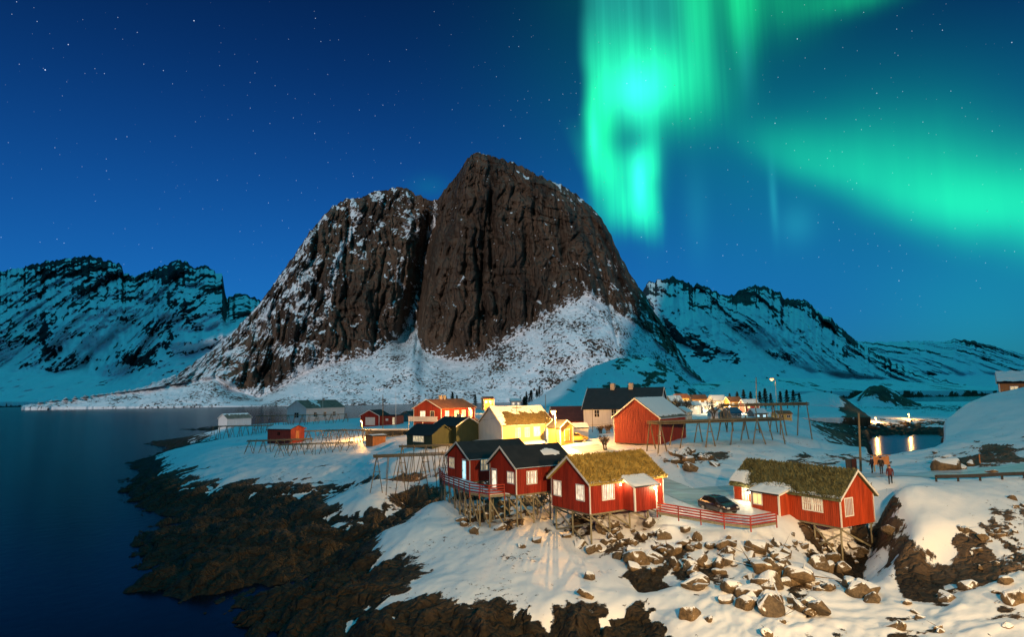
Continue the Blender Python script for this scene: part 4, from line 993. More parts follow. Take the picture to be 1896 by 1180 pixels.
# --- deck with its red railing, between the two black-roofed cabins
def rail_line(root, pts, h=0.95, nr=4, mat=RED, post_step=1.5, base=None, thick=0.035):
    for p, q in zip(pts[:-1], pts[1:]):
        p, q = Vector(p), Vector(q); L = (q - p).length; n = max(1, round(L / post_step))
        for i in range(n + 1):
            if i == n and q != Vector(pts[-1]): continue
            c = p.lerp(q, i / n); MB().box(c.x - .045, c.x + .045, c.y - .045, c.y + .045, c.z - 0.45, c.z + h + 0.02).build("post", mat, root)
        for k in range(nr):
            z = h * (0.18 + 0.80 * k / (nr - 1)); side = (q - p).cross(Vector((0, 0, 1))).normalized() * 0.062
            MB().bar(p + side + Vector((0, 0, z)), q + side + Vector((0, 0, z)), thick, 0.12).build("rail", mat, root)
deck = thing("deck", "snowy timber deck on stilts with red railing in front of the black-roofed cabins", "deck", (-4.5, 68.5, 6.3))
O_ = Vector((-4.5, 68.5, 6.3))
dk = [Vector(p) - O_ for p in ((-8.9, 77.3, 6.3), (-7.75, 71.9, 6.3), (-4.45, 64.5, 6.3), (-2.45, 62.55, 6.3), (-1.0, 63.2, 6.3))]
inner = [Vector(p) - O_ for p in (B.to_world(-3.3, -1.5, 0), B.to_world(-3.3, 2.46, 0), A.to_world(-4.0, -2.95, 0), A.to_world(-4.0, 2.9, 0))]
for p in inner: p.z = 0
poly = dk + inner
MB().prism([p + Vector((0, 0, -0.18)) for p in poly], (0, 0, 0.2)).build("platform", POST, deck)
def inset(poly, k):
    c = sum(poly, Vector()) / len(poly); return [c + (p - c) * k for p in poly]
mb = MB(); top = inset(poly, 0.97)
mb.prism([p + Vector((0, 0, 0.024)) for p in top], (0, 0, 0.09)); mb.build("lying_snow", M_SNOW, deck)
rail_line(deck, [p + Vector((0, 0, 0.02)) for p in dk], nr=4)
for p, q in zip(dk[:-1], dk[1:]):
    n = max(1, round((q - p).length / 1.7))
    for i in range(n):
        c = p.lerp(q, (i + 0.05) / n) * 0.985; w_ = c + O_; zg = gz(w_.x, w_.y) - O_.z - 0.3
        MB().tube((c.x, c.y, -0.18), (c.x + random.uniform(-.1, .1), c.y, zg), 0.075, 0.085, 8).build("pile", POST, deck, True)
        c2 = p.lerp(q, (i + 0.9) / n) * 0.985
        MB().bar((c.x, c.y - .09, -0.4), (c2.x, c2.y - .09, zg * 0.8), 0.05, 0.12).build("brace", POST, deck)
        c3 = c * 0.72 + Vector((0.6, 0.9, 0)); w_ = c3 + O_; zg = gz(w_.x, w_.y) - O_.z - 0.3
        MB().tube((c3.x, c3.y, -0.18), (c3.x, c3.y, zg), 0.07, 0.08, 8).build("pile", POST, deck, True)
tb = thing("garden_table", "small green table standing in the snow on the deck", "table", Vector((-2.9, 64.4, 6.42)), 0.4)
MB().box(-.45, .45, -.3, .3, 0.62, 0.67).build("table_top", GREEN, tb)
for x in (-.4, .4):
    for y in (-.25, .25): MB().box(x - .025, x + .025, y - .025, y + .025, 0, 0.62).build("leg", GREEN, tb)

# --- red fence along the parking place
fo = Vector((15.0, 57.5, 4.9))
fence = thing("fence", "red horizontal rail fence between the two turf-roofed cabins", "fence", fo)
fp = [Vector(p) - fo for p in ((C.to_world(2.1, -4.3, 0.0).x, C.to_world(2.1, -4.3).y, 5.12), (17.7, 55.7, 4.75), (19.65, 54.9, 4.65), (22.4, 56.35, 4.65))]
rail_line(fence, fp, h=0.85, nr=4, post_step=2.2)
for p, q in zip(fp[:-1], fp[1:]):
    MB().bar(p + Vector((0, 0.1, -0.08)), q + Vector((0, 0.1, -0.08)), 0.22, 0.2).build("kerb_beam", POST, fence)

# --- village houses: near-corner pixel, base pixel, distance
def vh(name, label, cat, px, py, Y, yaw, c, L, W, hw, hr, wall, roof, **k):
    p = unp(px, py, Y=Y); k.setdefault("base", 1.6)
    return House(name, label, cat, p, yaw, c, L, W, hw, hr, wall, roof, **k)
snow_all = lambda x, t: 0.6 + 0 * x
h = vh("boathouse", "small white boathouse with greenish roof at the tip of the headland", "boathouse", 420, 789, 232, 55, -1, 9.6, 5.5, 2.6, 1.5, WALLW, GREYROOF)
h.snow(-1, lambda x, t: 0.2 - t, 0.1)
h = vh("warehouse", "long white warehouse with weathered grey roof and flagpole, among the left drying racks", "warehouse", 567, 780, 205, 58, -1, 16, 9.3, 4.0, 2.4, WALLW, GREYROOF)
h.chimney(3.0, 0.7); h.snow(-1, lambda x, t: 0.25 - np.abs(x + 2.0) / 5 - (t - .3) ** 2, 0.1, seed=3)
for x in (-5, -1, 3): h.window("S", x, x + 1.1, 1.2, 2.6, 2, 2, "dark")
h.window("W", -1.0, 1.0, 1.0, 2.6, 2, 2, "dark")
h = vh("shed", "small red shed with snowy roof standing among the left drying racks", "shed", 538, 815, 147, -25, 1, 7.0, 4.3, 2.3, 0.7, RED2, FELT, trim=RED2)
h.snow(-1, snow_all, 0.15); h.snow(1, snow_all, 0.15); h.door("E", -0.6, 0.5, 0.0, 1.9, ORANGEWOOD); h.window("S", -0.5, 0.3, 1.0, 1.7, 2, 1, "dark")
h = vh("house", "small red house with white garage door and white gable edge", "house", 702, 788, 178, 72, -1, 6.0, 6.0, 2.6, 1.5, RED, FELT)
h.door("W", -1.6, 1.2, 0.0, 2.1, WHITE)
MB().box(-2.6, 1.8, -8.0, -3.02, -1.6, 2.5).build("annex", RED2, h.root); MB().box(-2.8, 2.0, -8.2, -3.32, 2.5, 2.75).build("annex_roof", FELT, h.root)
mb = MB().box(-2.68, -2.6, -7.6, -6.9, 0.2, 2.1); mb.build("annex_door", LITD, h.root); MB().box(-2.66, -2.6, -5.6, -4.8, 1.2, 1.8).build("annex_window", WHITE, h.root)
h = vh("shed", "narrow grey shed between the garage house and the orange-roofed house", "shed", 762, 790, 186, 72, -1, 6, 4.2, 3.0, 1.2, GREY, FELT, trim=GREY)
h = vh("house", "two-storey red house with orange tiled roof and white balcony", "house", 817, 800, 140, 55, -1, 11.8, 8.2, 5.0, 1.9, RED, TILE)
h.chimney(-1.5, 0.9); h.chimney(-0.2, 0.9)
for u in (-4.6, -1.4, 1.2, 3.6): h.window("S", u, u + 1.2, 3.0, 4.4, 2, 2, "lit" if u < -4 else "yellow")
h.window("W", 0.6, 2.0, 3.2, 4.4, 2, 1, "lit"); h.window("W", -2.0, -1.0, 3.2, 4.4, 2, 1, "dark")
h.window("S", -3.0, -1.8, 0.6, 1.9, 2, 2, "yellow"); h.window("S", 1.0, 2.2, 0.6, 1.9, 2, 2, "dim")
MB().box(-7.4, -5.95, -4.3, 4.3, 2.2, 2.4).build("balcony_floor", WHITE, h.root); MB().box(-7.45, -7.38, -4.3, 4.3, 2.42, 3.3).build("balcony_front", WHITE, h.root)
for y in (-4.2, 0, 4.2): MB().box(-7.4, -7.28, y - .06, y + .06, -1.5, 2.2).build("balcony_post", WHITE, h.root)
h.wall_lamp("S", 0.2, 2.6, 2600, SODIUM)
h = vh("storage_box", "orange plank storage box by the left drying racks", "storage box", 690, 831, 130, 40, -1, 2.9, 3.0, 2.4, 0.12, ORANGEWOOD, FELT, trim=ORANGEWOOD, battens=0.3, barge=False)
h.snow(-1, snow_all, 0.12); h.snow(1, snow_all, 0.12)
h = vh("house", "dark green house with two small white windows and black roof", "house", 845, 823, 108, -45, 1, 6.0, 5.2, 3.0, 1.3, GREEN, FELT, trim=WHITE, corners=False)
h.window("S", -2.0, -1.35, 1.5, 2.6, 1, 2, "pale"); h.window("S", 0.6, 1.25, 1.5, 2.6, 1, 2, "pale"); h.window("S", -2.0, -1.3, -0.6, 0.2, 1, 2, "pale"); h.chimney(0.6, 0.6)
h = vh("house", "low dark green annex with a row of white-framed panes", "house", 800, 828, 106, -45, 1, 7.0, 4.6, 1.9, 1.5, GREEN, FELT, trim=GREEN, corners=False)
h.trim = WHITE; h.window("S", -1.6, 1.2, 0.7, 1.6, 4, 1, "dim")
h = vh("house", "white and yellow house with brown turf roof under the street lamp", "house", 930, 822, 105, 33, -1, 10.2, 7.6, 3.0, 2.7, YELLOW, BROWNSOD)
MB().prism([(-5.13, -3.78, -1.5), (-5.13, 3.78, -1.5), (-5.13, 3.78, 3.0), (-5.13, 0, 5.66), (-5.13, -3.78, 3.0)], (0.02, 0, 0)).build("gable_cladding", WALLW, h.root)
h.window("S", 1.2, 2.4, 0.9, 2.4, 2, 2, "lit"); h.window("S", -2.4, -1.6, 0.9, 2.3, 2, 2, "pale"); h.window("S", -0.6, 0.2, 0.9, 2.3, 2, 2, "pale"); h.door("S", 3.4, 4.3, 0.1, 2.1, WHITE, glass="lit")
h.snow(-1, lambda x, t: 0.35 - t * 1.1 + 0.9 * sstep(x, -3.2, -5.0), 0.26, seed=4); h.turf(BROWNSOD, 2200, 0.05, 0.14, seed=6)
h = vh("shed", "little ochre shed glowing beside the street lamp", "shed", 1038, 818, 103, -50, 1, 3.0, 2.9, 2.2, 1.0, OCHRE, FELT, ox=.15, oy=.2)
h.door("E", -0.5, 0.5, 0, 1.8, OCHRE)
h = vh("shed", "low white shed with snowy roof behind the little ochre shed", "shed", 1064, 808, 112, 5, -1, 2.4, 3.0, 1.3, 0.7, WALLW, FELT, ox=.15, oy=.15); h.snow(-1, snow_all, 0.15)
h = vh("house", "long dark red roofed building between the street lamp and the white house", "house", 1028, 800, 150, 6, -1, 10.0, 9.0, 2.5, 3.1, RED2, REDROOF); h.window("S", -3, -2, .8, 2, 2, 2, "dim")
h = vh("house", "large white house with black tiled roof and two pale chimneys", "house", 1222, 795, 130, -25, 1, 16, 7.9, 4.3, 4.0, WALLW, SLATE, ox=.35, oy=.4)
h.chimney(-2.6, 1.0, .9); h.chimney(1.4, 1.0, .9)
h.window("S", -0.6, 1.3, 2.4, 3.9, 3, 2, "dim"); h.window("S", -1.9, -0.9, 2.4, 3.9, 2, 2, "dark"); h.window("S", -0.2, 0.8, -0.3, 0.7, 2, 1, "cold"); h.window("S", -5.6, -4.6, 2.4, 3.8, 2, 2, "dark")
h.window("E", -1.0, 0.6, 3.0, 4.4, 2, 2, "yellow")
h = vh("barn", "big faded red boarded barn on posts beside the white house", "barn", 1223, 822, 96, 52, -1, 9.5, 7.7, 3.8, 2.8, RED2, GREYROOF, battens=0.28, base=0.1)
h.snow(-1, lambda x, t: 0.75 - 1.2 * sstep(t, 0.75, 1.0), 0.12, seed=9); h.snow(1, snow_all, 0.12)
h.piles([-4.5, -1.5, 1.5, 4.5], [-3.6, 0, 3.6], brace=False)
far = [("house", "tall yellow lit house at the foot of the foothill", 1256, 757, 225, 10, 4.5, 5, 3.6, 1.4, YELLOW, TILE, "yellow"),
       ("house", "wide ochre house with three lit windows behind the bare tree", 1281, 754, 235, 5, 6.2, 6, 2.8, 1.5, OCHRE, TILE, "lit"),
       ("hut", "orange hut beside a bright lamp under the mountain", 896, 752, 225, 15, 3.6, 4, 2.3, 0.8, OCHRE, TILE, "dim"),
       ("house", "tiny bright white house below the scree slope", 946, 755, 255, 5, 4.0, 4, 2.4, 0.9, WALLW, GREYROOF, "lit"),
       ("boathouse", "grey boathouse with pale gable left of the bare tree trunk", 1272, 778, 148, 60, 4.5, 3.6, 1.7, 1.1, GREY, GREYROOF, "dark"),
       ("boathouse", "narrow pale boathouse behind the drying rack legs", 1330, 777, 150, 62, 4.5, 2.4, 1.6, 0.9, WALLW, GREYROOF, "dark"),
       ("boathouse", "grey boathouse with blue metal roof behind the drying racks", 1353, 778, 150, 25, 3.4, 3.0, 1.6, 1.1, GREY, BLUEROOF, "dark"),
       ("shed", "long low shed with snowy roof below the yellow house", 1262, 763, 176, 6, 5.4, 4, 1.6, 1.0, WALLW, GREYROOF, "lit"),
       ("shed", "small yellow glowing shed under the rear drying rack", 1441, 779, 152, 4, 3.4, 3.0, 1.5, 0.6, YELLOW, TILE, "dark"),
       ("boathouse", "low dark boathouse with rounded snowy roof behind the rack", 1398, 778, 156, 12, 3.4, 3.0, 1.5, 1.0, GREY, GREYROOF, "cold")]
far += [("house", "yellow house with lit windows just right of the white house gable", 1244, 762, 190, 8, 3.6, 5, 2.8, 1.6, YELLOW, GREYROOF, "yellow"),
        ("house", "white house with bright windows behind the bare tree", 1322, 758, 215, 6, 4.6, 5, 2.8, 1.6, WALLW, GREYROOF, "lit"),
        ("house", "small ochre house with lit windows in front of the first spruces", 1352, 757, 205, 8, 4.2, 4, 2.2, 1.4, OCHRE, TILE, "lit"),
        ("shed", "white shed with a yellow window beside the ochre house", 1302, 765, 185, 10, 3.4, 3.5, 1.8, 1.0, WALLW, GREYROOF, "yellow"),
        ("house", "red cottage with snowy roof beyond the boathouses", 1380, 762, 190, 5, 4.4, 4, 2.0, 1.3, RED2, GREYROOF, "yellow")]
for nm, lab, px, py, Y, yaw, L, W, hw, hr, wl_, rf, kd in far:
    c = -1
    h = vh(nm, lab, nm, px, py, Y, yaw, c, L, W, hw, hr, wl_, rf, ox=.2, oy=.2)
    n = 3 if "three" in lab else 2
    for i in range(n):
        u = -L / 2 + L * (i + 0.5) / n; h.window("S", u - .35, u + .35, hw * 0.42, hw * 0.78, 2, 1, kd, trimw=0.07)
    if "tall" in lab:
        for i in range(2): u = -L / 2 + L * (i + 0.5) / 2; h.window("S", u - .35, u + .35, 0.2, 1.1, 2, 1, kd, trimw=0.07)
    if rf is GREYROOF: h.snow(-1, snow_all, 0.12)
h = vh("cabin", "rust-red hut under thick snow on the snow mound at the right edge", "cabin", 1852, 737, 112, -36, -1, 7.5, 5, 2.6, 1.6, ORANGEWOOD, FELT); h.snow(-1, snow_all, 0.6); h.window("S", -2.2, -1.2, .8, 1.9, 2, 2, "dim"); h.window("S", 0.6, 1.6, .8, 1.9, 2, 2, "dim")
# open-fronted shed with a flat snowy roof
p = unp(672, 817, Y=142); os_ = thing("open_shed", "long open shed with flat snowy roof beside the orange plank box", "shed", p)
MB().box(0, 10.8, 2.4, 2.6, -1.2, 2.0).build("back_wall", GREY, os_); MB().box(-.3, 11.1, -.3, 2.9, 2.05, 2.25).build("roof_slab", GREYROOF, os_); MB().box(-.2, 11.0, -.2, 2.8, 2.26, 2.42).build("lying_snow", M_SNOW, os_)
for i in range(6): MB().box(i * 2.15, i * 2.15 + .12, 0, .12, -1.2, 2.05).build("post", POST, os_)
ASSUMED_BRIDGE_LAMP_W = 135000.0

# ------------------------------------------------------------------ fish drying racks
def rack(label, px0, px1, py_top, Y, width, dY=0.0, step=2.2, nr=6, r=0.055, zmin=1.6, group="fish drying racks"):
    a, b_ = unp(px0, py_top, Y=Y), unp(px1, py_top, Y=Y + dY)
    zt = (a.z + b_.z) / 2
    d = Vector((b_.x - a.x, b_.y - a.y, 0)); L = d.length; d.normalize(); n_ = Vector((-d.y, d.x, 0))
    mid = (a + b_) / 2; base = Vector((mid.x, mid.y, gz(mid.x, mid.y)))
    root = thing("drying_rack", label, "drying rack", base, 0, group)
    rel = lambda p: Vector((p.x, p.y, p.z)) - base
    k = max(2, int(L / step))
    for i in range(k + 1):
        c = Vector((a.x, a.y, 0)) + d * (L * i / k)
        for s_ in (-1, 1):
            for lean in ((-0.8, 0.8) if i % 2 == 0 else (random.uniform(-1.0, 1.0),)):
                top = c + n_ * (s_ * width * 0.5); top.z = zt + random.uniform(0.0, 0.25)
                ft = c + n_ * (s_ * width * 0.5 + random.uniform(-.2, .5) * s_) + d * (lean + random.uniform(-.2, .2)); ft.z = gz(ft.x, ft.y) - 0.15
                if top.z - ft.z > 0.4: MB().tube(rel(top), rel(ft), r * 0.8, r, 5).build("leg", RACKW, root, True)
        p, q = c - n_ * (width * 0.55), c + n_ * (width * 0.55); p.z = q.z = zt - 0.12
        MB().tube(rel(p), rel(q), r * 0.8, None, 5).build("cross_pole", RACKW, root, True)
        if i % 2 == 0:
            p, q = c - n_ * (width * 0.5) - d * 0.45, c - n_ * (width * 0.5) + d * 0.45; p.z = q.z = zt - (zt - gz(c.x, c.y)) * 0.45
            MB().tube(rel(p), rel(q), r * 0.75, None, 5).build("brace", RACKW, root, True)
    for j in range(nr * (2 if r > 0.09 else 1)):
        lay = j // nr; j = j % nr
        o = Vector((0, 0, -0.26 * lay)) + n_ * (width * (-0.5 + j / (nr - 1))); p = Vector((a.x, a.y, zt)) + o - d * 0.5; q = Vector((b_.x, b_.y, zt + random.uniform(-.05, .05))) + o + d * 0.5
        MB().tube(rel(p), rel(q), r * 0.8, None, 5).build("rail", RACKW, root, True)
    return root
rack("long drying rack on slanting legs in front of the red barn", 1212, 1432, 778, 92, 3.0, 5, 3.4, 13, 0.095)
rack("tall rear drying rack with thick uprights behind the long one", 1342, 1486, 748, 112, 2.4, 2, 4.6, 11, 0.11)
rack("drying rack beside the white warehouse, just in front of its wall", 478, 640, 769, 192, 5, 6, 2.0, 5, 0.075)
rack("low drying rack by the white boathouse at the tip of the headland", 400, 500, 789, 185, 5, 2, 1.8, 5, 0.075)
rack("drying rack in front of the small red shed, nearest the shore", 462, 575, 815, 135, 4, 4, 1.3, 5, 0.06)
rack("drying rack to the right of the small red shed", 548, 640, 798, 152, 4, 4, 1.4, 5, 0.065)
rack("steep-legged drying rack left of the orange plank box", 605, 682, 797, 138, 3.5, 0, 1.4, 5, 0.065)
rack("dark drying rack on the snow left of the black-roofed cabins", 698, 822, 843, 86, 4, 2, 1.3, 6, 0.055)
rack("drying rack behind the dark one, below the green houses", 745, 872, 825, 95, 3.2, 2, 1.5, 6, 0.055)
rack("middle drying rack between the red shed and the dark rock strip", 520, 650, 822, 128, 3.5, 3, 1.3, 4, 0.055)

# ------------------------------------------------------------------ poles and lamps
def pole(label, px, py0, py1, Y, r=0.11, arm=True, name="utility_pole", mat=RACKW, lean=0.0):
    b_ = unp(px, py1, Y=Y); t = unp(px - lean, py0, Y=Y); b_.z = min(b_.z, gz(b_.x, b_.y)) - 0.3
    o = thing(name, label, "pole", b_)
    MB().tube((0, 0, 0), t - b_, r, r * 0.7, 8).build("shaft", mat, o, True)
    if arm:
        c = t - b_ - Vector((0, 0, 0.35)); MB().bar(c - Vector((.7, 0, 0)), c + Vector((.7, 0, 0)), .09, .11).build("crossarm", mat, o)
        for x in (-.6, 0, .6): MB().lathe([(0.03, 0), (0.05, .05), (0.03, .12)], 6, c + Vector((x, 0, .055))).build("insulator", CHIM, o)
    return o, t
pole("bare wooden pole rising behind the right turf-roofed cabin", 1594, 765, 882, 76, 0.15, False, lean=4)
pole("wooden pole in front of the orange-roofed house", 709, 731, 795, 165, 0.11, False)
pole("thin white mast beside the wooden pole left of the orange-roofed house", 733, 727, 793, 168, 0.06, False, "mast", WHITE)
pole("thin dark pole standing before the yellow house wall, left one of two", 957, 751, 822, 98, 0.06)
pole("thin tall pole before the yellow house, right one of two", 1010, 731, 822, 98, 0.06, False)
pole("wooden pole among the conifers beside the lamp post", 1400, 699, 750, 190, 0.16, False)
pole("white flagpole on the warehouse roof", 598, 724, 750, 203, 0.05, False, "flagpole", WHITE)
pole("pole at the corner of the white house with the black roof", 1097, 757, 800, 122, 0.06, False)

def street_lamp(label, px, py, pyb, Y, power, col, bulb, size=0.2, arm=0.5, name="street_lamp"):
    t = unp(px, py, Y=Y); b_ = unp(px, pyb, Y=Y); b_.z = min(b_.z, gz(b_.x, b_.y)) - 0.3
    o = thing(name, label, "lamp", b_); h = t.z - b_.z
    MB().tube((arm, 0, 0), (arm, 0, h + 0.15), 0.09, 0.06, 8).build("shaft", POST, o, True)
    MB().tube((arm, 0, h + 0.12), (0, 0, h + 0.22), 0.04, None, 6).build("arm", METAL, o, True)
    hd = MB().lathe([(0.08, 0.24), (size * 1.2, 0.14), (size * 1.25, 0.08)], 10, (0, 0, h)).build("lamp_head", METAL, o, True)
    MB().lathe([(size * .3, -size * .9), (size * .9, -size * .45), (size, 0.0), (size * .9, 0.07)], 10, (0, 0, h)).build("bulb", bulb, hd, True)
    point_light("lamp_light", (0, 0, h - size - 0.15), power, col, 0.2, o)
street_lamp("glaring orange street lamp beside the yellow house", 1026, 762, 820, 101, 28000, SODIUM, BULB, 0.42, 0.3)
street_lamp("small orange lamp beside the orange hut under the mountain", 907, 743, 757, 222, 4000, SODIUM, BULB, 0.28, 0.3)
street_lamp("red-orange lamp on a tall post among the conifers", 1432, 702, 752, 186, 300, (1.0, 0.4, 0.12), BULBR, 0.5, 1.0)
street_lamp("white-yellow lamp between the boathouses behind the racks", 1352, 752, 778, 175, 14000, WARM, BULBW, 0.3, 0.3)
street_lamp("lamp beside the tall yellow house at the foothill", 1270, 748, 765, 205, 26000, SODIUM, BULB, 0.2, 0.3)
street_lamp("yellow lamp on the far shore of the bay", 1683, 767, 780, 258, 5000, SODIUM, BULB, 0.3, 0.3)
street_lamp("assumed orange lamp on the rocks of the far bay shore", 1622, 774, 788, 246, 7000, SODIUM, BULB, 0.28, 0.3)  # unseen lamp, assumed from the warm glow on the shore
street_lamp("assumed orange lamp on the lane between the orange-roofed and yellow houses", 870, 757, 792, 131, 20000, SODIUM, BULB, 0.2, 0.3)  # assumed lamp, added to warm the orange roof and the lane
street_lamp("golden lamp between the far yellow houses", 1308, 746, 765, 200, 14000, WARM, BULBW, 0.2, 0.3)
street_lamp("assumed orange lamp added to light the racks by the open shed", 668, 780, 812, 146, 6500, SODIUM, BULB, 0.16, 0.3)  # no lamp visible here; assumed from the orange light on the racks

# the road bridge the picture is taken from, with assumed lamps added to warm the foreground
deckb = MB().box(-120, 120, -9.0, -1.2, 12.9, 13.9); tag(deckb.build("bridge_road", CONC), "concrete road bridge deck under the viewer", kind="structure")
for x, lab in ((13.0, "assumed unseen sodium lamp post on the bridge just right of the viewer"), (40.0, "assumed unseen sodium lamp post on the bridge far right of the viewer")):
    o = thing("street_lamp", lab, "lamp", (x, -8.0, 13.9), 0, "assumed lamps on the road bridge")  # assumed lamp post, none in view; added for the warm foreground light
    MB().tube((0, 0, 0), (0, 0, 9.0), 0.11, 0.07, 10).build("shaft", METAL, o, True); MB().tube((0, 0, 9.0), (0, 1.6, 9.25), 0.05, None, 8).build("arm", METAL, o, True)
    hd = MB().box(-.16, .16, 1.4, 2.1, 9.18, 9.34).build("lamp_head", METAL, o); MB().box(-.13, .13, 1.45, 2.05, 9.13, 9.175).build("bulb", BULB, hd)
    l = bpy.data.lights.new("lamp_light", "SPOT"); l.energy = ASSUMED_BRIDGE_LAMP_W; l.color = (1.0, 0.62, 0.28); l.shadow_soft_size = 0.3   # assumed unseen lamp; spot aimed past the cabins, leaving the left shore dark
    l.spot_size = math.radians(96); l.spot_blend = 1.0
    lo = bpy.data.objects.new("lamp_light", l); COL.objects.link(lo); lo.parent = o; lo.location = (0, 1.75, 8.9)
    lo.rotation_euler = (Vector((x, -6.2, 22.8)) - Vector((24.0, 58.0, 2.0))).to_track_quat("Z", "Y").to_euler()

# ------------------------------------------------------------------ boulders
M_BOULDER, nt, b = new_mat("boulder_stone")
tc = coords(nt); n1 = tex_noise(nt, tc, 1.6, 6.0, 0.6); n2 = tex_noise(nt, tc, 7.0, 5.0, 0.65)
oi = nt.nodes.new("ShaderNodeObjectInfo")
colr = ramp(nt, n1, [(0.30, (0.065, 0.046, 0.026)), (0.48, (0.165, 0.112, 0.058)), (0.62, (0.235, 0.162, 0.085)), (0.78, (0.14, 0.115, 0.08))])
colr = mix(nt, mrange(nt, oi.outputs["Random"], 0, 1, 0.0, 0.55), colr, (0.10, 0.085, 0.065))
colr = mix(nt, mrange(nt, n2, 0.35, 0.6), mix(nt, 0.5, colr, (0.02, 0.015, 0.01)), colr)
ng = nt.nodes.new("ShaderNodeNewGeometry"); sx = nt.nodes.new("ShaderNodeSeparateXYZ"); nt.links.new(ng.outputs["Normal"], sx.inputs[0])
sm = mrange(nt, mth(nt, "ADD", sx.outputs[2], mth(nt, "MULTIPLY", mth(nt, "SUBTRACT", n1, 0.5), 0.9)), 0.68, 0.74)
nt.links.new(mix(nt, sm, colr, SNOW), b.inputs["Base Color"]); b.inputs["Roughness"].default_value = 0.75; b.inputs["Specular IOR Level"].default_value = 0.25
bump(nt, b, mth(nt, "ADD", n2, n1), 0.8, 0.06)
def boulder_mesh(seed):
    r = random.Random(seed); bm = bmesh.new()
    for i in range(15):
        v = Vector((r.gauss(0, 1), r.gauss(0, 1), r.gauss(0, 1))).normalized()
        v = Vector((v.x * r.uniform(.8, 1.05), v.y * r.uniform(.65, .95), v.z * r.uniform(.5, .85))); bm.verts.new(v)
    bmesh.ops.convex_hull(bm, input=bm.verts)
    bmesh.ops.delete(bm, geom=[v for v in bm.verts if not v.link_faces], context="VERTS")
    bmesh.ops.bevel(bm, geom=list(bm.edges), offset=0.07, segments=1, affect="EDGES", profile=0.5)
    bmesh.ops.triangulate(bm, faces=bm.faces)
    me = bpy.data.meshes.new("boulder"); bm.to_mesh(me); bm.free(); me.materials.append(M_BOULDER); return me
BM = [boulder_mesh(100 + i) for i in range(12)]
rb = random.Random(5)
def boulder(px, py, size, label, group=None, sink=0.25, rock=None, name="boulder"):
    p = ground_at(px, py); o = bpy.data.objects.new(name, rb.choice(BM))
    s_ = size * 1.35; o.scale = (s_ * rb.uniform(.8, 1.15), s_ * rb.uniform(.75, 1.1), s_ * rb.uniform(.75, 1.05))
    o.rotation_euler = (rb.uniform(-.5, .5), rb.uniform(-.5, .5), rb.uniform(0, 6.28)); o.location = (p.x, p.y, p.z + s_ * (0.45 - sink))
    COL.objects.link(o); return tag(o, label, "boulder", group)
big = [(1400, 1022, 0.95, "large brown boulder in the rubble below the fence, right of the snow cone"), (1478, 1078, 1.15, "biggest brown boulder low on the rubble slope"), (1350, 1012, 0.62, "angular boulder upper middle of the rubble slope"),
       (1345, 1045, 0.7, "squat brown boulder left of the snow ridge on the slope"), (1410, 1090, 0.75, "leaning boulder at the foot of the narrow snow ridge"), (1385, 1105, 0.75, "wide low boulder at the bottom of the rubble slope"),
       (1430, 1120, 0.75, "dark brown boulder at the lower edge of the slope"), (1455, 1030, 0.65, "pale round boulder below the right cabin's porch"), (1230, 1000, 0.7, "tall boulder beside the cabin stilts on the right"),
       (1185, 1000, 0.62, "pale boulder just right of the near cabin stilts"), (1290, 1000, 0.6, "grey boulder with snow cap near the fence"), (1270, 985, 0.55, "brown boulder just below the red fence"),
       (1095, 1025, 0.6, "brown boulder at the foot of the near corner stilt"), (1070, 1012, 0.6, "grey boulder under the near cabin, left of its corner stilt"), (1092, 1073, 0.5, "lone oval brown boulder in the smooth snow below the near cabin"),
       (994, 1005, 0.5, "lone pyramid boulder on the snow left of the near cabin"), (965, 1015, 0.35, "small dark boulder left of the pyramid boulder"), (880, 988, 0.6, "dark flat boulder on the snow below the deck"),
       (1085, 1107, 0.5, "brown boulder low on the smooth snow"), (1500, 1130, 0.7, "brown boulder near the lower right of the rubble"), (1590, 1105, 0.8, "dark block at the foot of the right cabin's slope"), (1560, 1060, 0.7, "snow-topped slab beside the right cabin's corner stilt"),
       (1250, 1050, 0.6, "upright brown block in the middle of the rubble"), (1215, 1040, 0.65, "leaning block above the dark cleft"), (1310, 1050, 0.5, "small brown block mid slope"), (1540, 1040, 0.65, "round boulder under the right cabin"),
       (1650, 985, 0.6, "grey rock beside the right cabin's far stilt"), (905, 960, 0.6, "grey boulder among the deck stilts"), (860, 975, 0.5, "dark boulder left of the deck stilts")]
for px, py, s_, lab in big: boulder(px, py, s_, lab)
ORD = ["first", "second", "third", "fourth", "fifth", "sixth", "seventh", "eighth", "ninth", "tenth"] + ["%dth" % i for i in range(11, 21)] + ["%d%s" % (i, {1: "st", 2: "nd", 3: "rd"}.get(i % 10, "th")) for i in range(21, 90)]
def number_off(objs):
    """alike things in a row are told apart by their place, counted from the left as the viewer sees them"""
    for i, o in enumerate(sorted(objs, key=lambda o: o.location.x / o.location.y)): o["label"] = o["label"] + ", " + ORD[i] + " from the left"
def scatter(poly, n, smin, smax, label, group, sink=0.38):
    xs = [p[0] for p in poly]; ys = [p[1] for p in poly]; k = 0; tries = 0; made = []
    while k < n and tries < n * 60:
        tries += 1; x, y = rb.uniform(min(xs), max(xs)), rb.uniform(min(ys), max(ys)); ins = False
        for (x0, y0), (x1, y1) in zip(poly, poly[1:] + poly[:1]):
            if (y0 > y) != (y1 > y) and x < (x1 - x0) * (y - y0) / (y1 - y0) + x0: ins = not ins
        if not ins: continue
        made.append(boulder(x, y, smin + (smax * 1.2 - smin) * rb.random() ** 2.6, label, group, sink)); k += 1
    number_off(made)
scatter([(1110, 975), (1190, 968), (1300, 1000), (1330, 1060), (1260, 1080), (1190, 1065), (1110, 1020)], 45, 0.26, 0.72, "brown angular stone in the rubble right of the near cabin", "rubble right of the near cabin")
